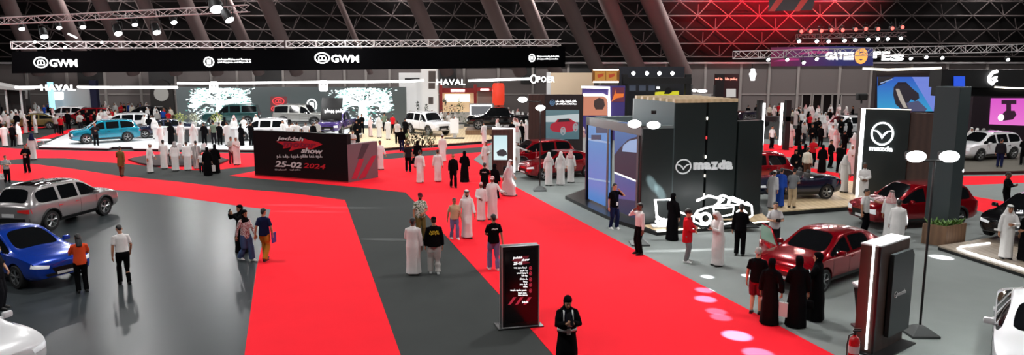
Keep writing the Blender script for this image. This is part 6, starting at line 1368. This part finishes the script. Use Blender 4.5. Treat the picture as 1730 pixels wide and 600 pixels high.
person(1212, 449, -50, 'man in white robe and white headscarf looking down at his phone', 1.76, robe='white', wide=1.1, head='ghutra', agal=False, nod=30, lean=6, armL='phone', armR='phone', carry=((-1, 'phone'),))
person(1249, 432, 175, 'man in black seen from behind near the neon roadster', 1.74, shirt='black', sleeve='long', bulk=.015, legs='black', head='hair', armL='down', armR='belly')
person(1276, 530, 170, 'grey haired man in black shirt and maroon shorts carrying a white bag', 1.72, shirt='black', legs='maroon', shorts=True, loose=1.15, head='grey', skin='light', armR='bag', armL='down', carry=((-1, 'whitebag'),))
person(1299, 548, 165, 'woman in black abaya with white tote bag, first by the red hatchback', 1.64, robe='black', abaya=True, fem=True, head='hijab', armL='down', armR='bag', carry=((-1, 'whitebag'),), wide=.95)
person(1344, 552, 195, 'tall woman in black abaya between the tote bag and the woman facing the red hatchback', 1.74, robe='black', abaya=True, fem=True, head='hijab', seed=1, armL='belly', armR='down', carry=((-1, 'handbag'),))
person(1376, 540, -100, 'woman in black abaya turning sideways with her phone by the red hatchback', 1.7, robe='black', abaya=True, fem=True, head='hijab', skin='light', armL='phone', armR='belly', carry=((1, 'phone'),), wide=1.05)
person(1306, 428, 10, 'man in white shirt with a camera behind the bonnet of the red hatchback', 1.74, shirt='palegrey', sleeve='short', legs='charcoal', head='hair', skin='light', armL='chest', armR='chest', carry=((-1, 'camera'),))
person(1459, 396, 60, 'man in white shirt and black trousers by the nose of the red suv', 1.7, shirt='white', legs='black', head='hair', armL='point', armR='down', skin='tan')
person(1501, 402, 170, 'man in white robe and red check headscarf beside the red suv', 1.74, robe='white', head='ghutra', scarf='redcheck')
person(1513, 422, 176, 'broad man in white robe with dark hair in front of the red suv', 1.74, robe='white', head='hair', skin='brown', wide=1.2)
person(1457, 342, 5, 'man in white robe with hands folded before the brand pylon', 1.74, .22, robe='white', head='hair', armL='belly', armR='belly', skin='brown')
person(1425, 325, 150, 'man in white robe standing at the tail of the roadster', 1.76, .22, robe='white', head='ghutra', agal=False)
person(1303, 352, 150, 'person in grey white robe bending to the roadster next to the man in blue', 1.6, .22, robe='palegrey', head='taqiyah', hat='white', lean=10)
person(1316, 350, 170, 'man in blue robe leaning over the dark blue roadster', 1.66, .22, robe='blue', head='hair', lean=18, armL='fore')
person(1337, 351, 165, 'man in grey shirt, cap and beige trousers leaning to the roadster', 1.66, .22, shirt='grey', legs='beige', head='cap', hat='charcoal', lean=14, armL='fore', armR='belly')
person(1697, 360, 70, 'man in black standing on the red carpet with a dark case by his feet', 1.74, shirt='black', sleeve='long', legs='black', head='hair', armL='phone', armR='phone', skin='brown')
person(1688, 283, 170, 'man in dark jacket standing before the white suv on the grey stage', 1.7, .2, shirt='charcoal', sleeve='long', bulk=.02, legs='navy', head='buzz')
person(1698, 437, 20, 'man in white robe in front of the dark car at the right edge', 1.72, .15, robe='white', head='ghutra', armL='chest')
person(1731, 440, -40, 'woman in black abaya beside the dark car at the right edge', 1.62, .15, robe='black', abaya=True, fem=True, head='hijab', armL='belly')
person(927, 314, 165, 'man in white robe right behind the slim floodlight stand', 1.74, robe='white', head='ghutra', agal=False, armR='belly')
person(947, 313, 172, 'man in white robe with light headscarf facing the red car, left of a pair', 1.74, robe='white', head='ghutra', agal=False, wide=1.1, seed=1)
person(964, 309, 150, 'man in white robe with red check headscarf facing the red car, right of a pair', 1.78, robe='white', head='ghutra', scarf='redcheck')
# visitors round the dark podium
person(254, 292, 60, 'man in white robe and white cap at the left end of the podium', 1.7, robe='white', head='taqiyah', hat='white', armL='fore', lean=6)
person(278, 285.5, 175, 'man in white robe with dark hair standing on the podium edge', 1.74, robe='white', head='hair', skin='brown', armL='belly')
person(297, 289, 160, 'man in white robe and check headscarf in the middle of the podium visitors', 1.74, robe='white', head='ghutra', scarf='hoops', agal=False, lean=8, wide=1.08)
person(318, 288, 190, 'man in white robe leaning to the podium beside the striped visitor', 1.72, robe='white', head='hair', lean=12, seed=1, wide=1.08)
person(333, 286, 180, 'visitor in black and white striped clothes at the podium', 1.7, robe='stripes', head='hair')
person(341, 292, 10, 'child in white shirt carrying a white bag at the podium', 1.2, shirt='white', legs='charcoal', head='hair', carry=((1, 'whitebag'),))
person(352, 297, 185, 'woman in black abaya nearest to us at the podium', 1.6, robe='black', abaya=True, fem=True, head='hijab', carry=((-1, 'whitebag'),))
person(365, 293, 170, 'woman in black abaya beside a white bag right of the podium', 1.66, robe='black', abaya=True, fem=True, head='hijab', armL='belly', seed=1)
person(392, 277, 20, 'man in pale grey shirt and maroon trousers right of the podium', 1.7, shirt='ash', sleeve='long', hem=.74, legs='maroon', head='hair', armL='chest', armR='chest')
person(401, 279, -20, 'man in pinkish white robe and headscarf right of the podium', 1.76, robe='pinkwhite', head='ghutra', agal=False, armL='phone', wide=1.1)
tag(obj('tote_bag', MB().loft([[G(385, 281) + Vector((a * w_ + .0, b * .1, z)) for a, b in ((-1, -1), (1, -1), (1, 1), (-1, 1))] for w_, z in ((.32, .01), (.4, .3), (.3, .62))]), [CL['palegrey']]), 'pale sack standing on the floor right of the podium', 'bag') if False else None

# ------------------------------------------------------------------ crowds farther back: shared figures
rr = random.Random(5)
PROTO = {'wr': dict(robe='white', head='ghutra', scarf='redcheck', armL='belly'), 'ww': dict(robe='white', head='ghutra'), 'wh': dict(robe='white', head='hair', armR='fore'), 'wp': dict(robe='pinkwhite', head='ghutra', agal=False, armL='chest'),
    'ab': dict(robe='black', abaya=True, fem=True, head='hijab', armL='belly'), 'ab2': dict(robe='black', abaya=True, fem=True, head='hijab', carry=((1, 'whitebag'),)), 'bk': dict(shirt='black', sleeve='long', legs='black', head='hair', armL='belly'), 'gr': dict(shirt='ash', sleeve='long', legs='charcoal', head='hair', armL='chest'),
    'bl': dict(shirt='blue', legs='navy', head='hair'), 'rd': dict(shirt='red', legs='black', head='hair', armL='chest'), 'bg': dict(shirt='cream', sleeve='long', legs='brown', head='hair'), 'wt': dict(shirt='white', legs='black', head='hair', armL='fore'), 'gn': dict(shirt='greygreen', legs='charcoal', head='cap')}
WORD = {'wr': 'man in white robe and red check headscarf', 'ww': 'man in white robe and white headscarf', 'wh': 'bareheaded man in white robe', 'wp': 'man in pinkish white robe', 'ab': 'woman in black abaya', 'ab2': 'woman in black abaya with white bag', 'bk': 'person in black shirt and trousers', 'gr': 'person in pale grey top', 'bl': 'person in blue shirt', 'rd': 'person in red top', 'bg': 'person in cream top', 'wt': 'person in white shirt and dark trousers', 'gn': 'person in grey green shirt and cap'}
OBST = []
def obstacles():
    bpy.context.view_layer.update()
    for o in bpy.data.objects:
        if o.parent or o.get('kind') or not o.get('label'): continue
        nm = o.name.split('.')[0]
        if nm in ('person', 'red_carpet', 'stage_platform', 'display_platform', 'display_podium', 'hanging_fascia', 'lighting_truss', 'spotlight', 'led_line', 'sign_letters', 'stage_banner', 'hanging_banner', 'overhead_fascia', 'red_lamp'): continue
        if nm == 'car': OBST.append((o.location.x, o.location.y, o.rotation_euler.z, 2.75 if 'pickup' in o['label'] else 2.5, 1.12)); continue
        st = [o]; lo = Vector((1e9,) * 3); hi = -lo
        while st:
            q = st.pop(); st += list(q.children)
            if q.type == 'MESH':
                for c in q.bound_box:
                    p = q.matrix_world @ Vector(c); lo = Vector(map(min, lo, p)); hi = Vector(map(max, hi, p))
        if lo.z < 1.9 and hi.z > .3: OBST.append(((lo.x + hi.x) / 2, (lo.y + hi.y) / 2, 0, (hi.x - lo.x) / 2, (hi.y - lo.y) / 2))
obstacles()
TAKEN = [tuple(o.location[:2]) for o in bpy.data.objects if o.name.startswith('person')]
def is_free(p):
    for x, y, a, l, w_ in OBST:
        dx, dy = p.x - x, p.y - y
        if abs(dx * cos(a) + dy * sin(a)) < l + .3 and abs(dy * cos(a) - dx * sin(a)) < w_ + .3: return False
    return all((p.x - x) ** 2 + (p.y - y) ** 2 > .36 for x, y in TAKEN)
def crowd(where, rows, z=0.0):
    for k, x, y, a in rows:
        for dx, dy in sorted(((dx, dy) for dx in range(-26, 27, 3) for dy in (-4, -3, -2, -1, 0, 1, 2, 3, 4, 6)), key=lambda q: abs(q[0]) + 3 * abs(q[1])):
            if is_free(G(x + dx, y + dy, z)): break
        else: continue
        x, y = x + dx, y + dy; TAKEN.append(tuple(G(x, y, z)[:2]))
        person(x, y, a, '%s %s' % (WORD[k], where), 1.72 + rr.uniform(-.07, .07) - (.08 if k[:2] == 'ab' else 0), z, '%s %s' % (WORD[k], where), far=True, **PROTO[k])
crowd('at the left edge beyond the red carpet', (('wh', 8, 248, 170), ('bk', 22, 248, 150), ('ww', 33, 247, 60), ('wh', -6, 252, 40), ('bk', 2, 240, 180)))
crowd('on the red carpets left of the stage', (('gr', 95, 226, 175), ('rd', 103, 226, 160), ('wr', 91, 212, 120), ('bk', 115, 219, 170), ('ab', 52, 211, 30), ('bk', 84, 206, 20), ('ww', 60, 226, 90)))
crowd('among the cars of the far left stand', [(rr.choice(('ww', 'wr', 'wh', 'ab', 'bk', 'gr', 'wp')), 2 + 9.6 * i + rr.uniform(-3, 3), rr.choice((212, 207, 216)), rr.uniform(0, 360)) for i in range(8)] + [(rr.choice(('wr', 'wp', 'bl', 'rd', 'ww', 'bk')), 88 + 8 * i + rr.uniform(-2, 2), rr.choice((203, 207, 200)), rr.uniform(0, 360)) for i in range(9)])
crowd('standing behind the teal crossover', (('gr', 136, 222, 0), ('ww', 168, 222, 40), ('wp', 178, 219, 200), ('wh', 188, 222, 160), ('wr', 172, 214, 20), ('bk', 160, 218, 60), ('bg', 196, 216, 90), ('bk', 148, 214, 20)), 0)
crowd('in the dense crowd before the arched sign', [(rr.choice(('wr', 'wp', 'bk', 'ab', 'bg', 'rd', 'bl', 'gr', 'ww')), 166 + 7.4 * i + rr.uniform(-2, 2), rr.choice((199, 203, 207, 211)), rr.uniform(0, 360)) for i in range(18)] + [('bl', 276, 214, 170), ('rd', 285, 216, 180), ('gr', 266, 216, 190), ('bg', 278, 206, 0)])
crowd('on the white stage right of the teal crossover', (('ww', 245, 225, 10), ('wh', 257, 227, 200), ('ab', 252, 231, 180), ('ww', 262, 233, 170), ('bk', 285, 238, 190), ('wp', 240, 222, 100)), .18)
crowd('along the white reception counter', (('ab', 289, 244, 170), ('wh', 306, 246, 175), ('ww', 327, 247, 180), ('bk', 345, 246, 185), ('gn', 361, 243, 190), ('bk', 371, 244, 160), ('wh', 384, 245, 200), ('wh', 272, 247, 185)), .18)
crowd('beside the counter behind the sign wall', (('ww', 398, 236, 20), ('wt', 412, 236, 190), ('ab', 407, 246, 150), ('bk', 424, 246, 150), ('wr', 396, 228, 160), ('ww', 433, 228, 0), ('wh', 370, 226, 40), ('ab', 380, 234, 180)), .18)
crowd('behind the top edge of the black sign wall', (('wt', 489, 247, 175), ('wt', 502, 246, 185), ('wh', 494, 243, 170), ('wt', 517, 247, 180), ('bk', 529, 245, 160), ('wh', 478, 240, 40), ('gr', 536, 240, 190)), .18)
crowd('before the right tree picture', (('bk', 611, 226, 10), ('bk', 596, 232, 20), ('gn', 649, 222, 190), ('rd', 663, 226, 160), ('ww', 640, 233, 170), ('wh', 655, 236, 190), ('wp', 625, 231, 60), ('wt', 671, 243, 185), ('bk', 684, 237, 160), ('ab', 602, 240, 20)), .18)
crowd('near the white boxy suv', (('ww', 768, 231, -60), ('wh', 745, 217, 100), ('ww', 732, 217, 20), ('wt', 757, 222, 60), ('wr', 713, 218, 170)), .18)
person(818, 244, -150, 'man in white robe standing below the black pickup on its riser', 1.74, robe='white', head='hair', armR='belly', far=True)
crowd('in the crowd beside the black pickup', (('wr', 838, 214, 10), ('ww', 848, 213, 200), ('wp', 858, 212, 60), ('ww', 866, 216, 120), ('wr', 874, 213, 30), ('ww', 882, 219, 200), ('ab', 889, 232, 170), ('bk', 880, 244, 150), ('wr', 873, 252, 160), ('wp', 892, 222, 20), ('wh', 856, 222, 150), ('wr', 868, 232, 30)))
crowd('before the poster of the red pickup', (('wr', 962, 250, 10), ('bl', 946, 250, 30), ('wr', 975, 258, 150), ('gn', 955, 256, 180), ('ab', 966, 262, 170), ('wr', 984, 264, 190), ('wp', 981, 246, 20)))
crowd('in the lane behind the roadster platform', (('ab', 1341, 303, 20), ('ab', 1357, 294, 170), ('bg', 1361, 302, 160), ('ab2', 1387, 292, 185), ('rd', 1371, 282, 30), ('bk', 1416, 292, 160), ('wp', 1436, 296, 10), ('wp', 1448, 303, 190), ('ab', 1348, 284, 90), ('bk', 1401, 284, 60)))
crowd('on the red strip beyond the roadster', (('wp', 1334, 250, 170), ('wr', 1410, 258, 175), ('ww', 1404, 251, 20), ('bk', 1370, 247, 10), ('bk', 1384, 249, 150), ('gr', 1356, 244, 60), ('wp', 1440, 268, 190), ('bk', 1424, 262, 160), ('ab', 1346, 246, 170), ('gr', 1325, 238, 90), ('wt', 1302, 252, 40)))
crowd('in the far right crowd before the doors', (('wt', 1353, 219, 0), ('ab', 1364, 216, 160), ('rd', 1366, 223, 170), ('wp', 1377, 218, 170), ('ww', 1385, 222, 10), ('ww', 1392, 221, 30), ('wr', 1405, 226, 190), ('wr', 1418, 228, 60), ('wr', 1430, 222, 150), ('bk', 1341, 212, 20), ('bk', 1347, 208, 60), ('ab', 1336, 210, 10), ('wp', 1370, 208, 200), ('bk', 1400, 212, 150), ('wr', 1412, 218, 100), ('gr', 1324, 226, 60), ('ww', 1328, 232, 20)))
crowd('beside the dark red board', (('bg', 1298, 203, 10), ('wp', 1306, 206, 40), ('rd', 1314, 202, 170), ('bk', 1276, 203, 30), ('ww', 1288, 208, 190), ('bk', 1262, 206, 160), ('wp', 1240, 207, 20), ('bg', 1318, 206, 200)))
crowd('between the brand pylon and the slate pillar', (('bk', 1591, 275, 20), ('wp', 1584, 277, 170), ('bg', 1597, 278, 60)))
crowd('behind the white suv below the pink screen', (('ww', 1637, 259, 20), ('wp', 1646, 260, 170), ('ww', 1657, 259, 100), ('wt', 1668, 260, 150), ('bk', 1727, 279, 200)), .2)
crowd('at the top of the far middle stands', (('wp', 1010, 205, 20), ('bg', 1000, 207, 170), ('wr', 1018, 206, 60)))
crowd('at the back of the far left stand', [(rr.choice(('wr', 'wp', 'bk', 'ab', 'bg', 'rd', 'bl', 'gr', 'ww', 'ww')), 60 + 7.5 * i + rr.uniform(-3, 3), rr.choice((197, 199, 201, 205)), rr.uniform(0, 360)) for i in range(30)])
crowd('at the white canopy in the far left corner', [(rr.choice(('ww', 'wh', 'wp', 'bk')), -6 + 7 * i, rr.choice((222, 218, 226)), rr.uniform(0, 360)) for i in range(9)])
crowd('packed together before the exit doors', [(rr.choice(('wr', 'wp', 'wr', 'ab', 'bg', 'ww', 'bk')), 1325 + 6 * i + rr.uniform(-2, 2), rr.choice((203, 207, 214, 231, 236)), rr.uniform(0, 360)) for i in range(20)])
crowd('behind the red cars by the poster wall', [(rr.choice(('wr', 'wp', 'wr', 'ab', 'bk', 'ww')), 840 + 8 * i, rr.choice((208, 226, 238)), rr.uniform(0, 360)) for i in range(7)])
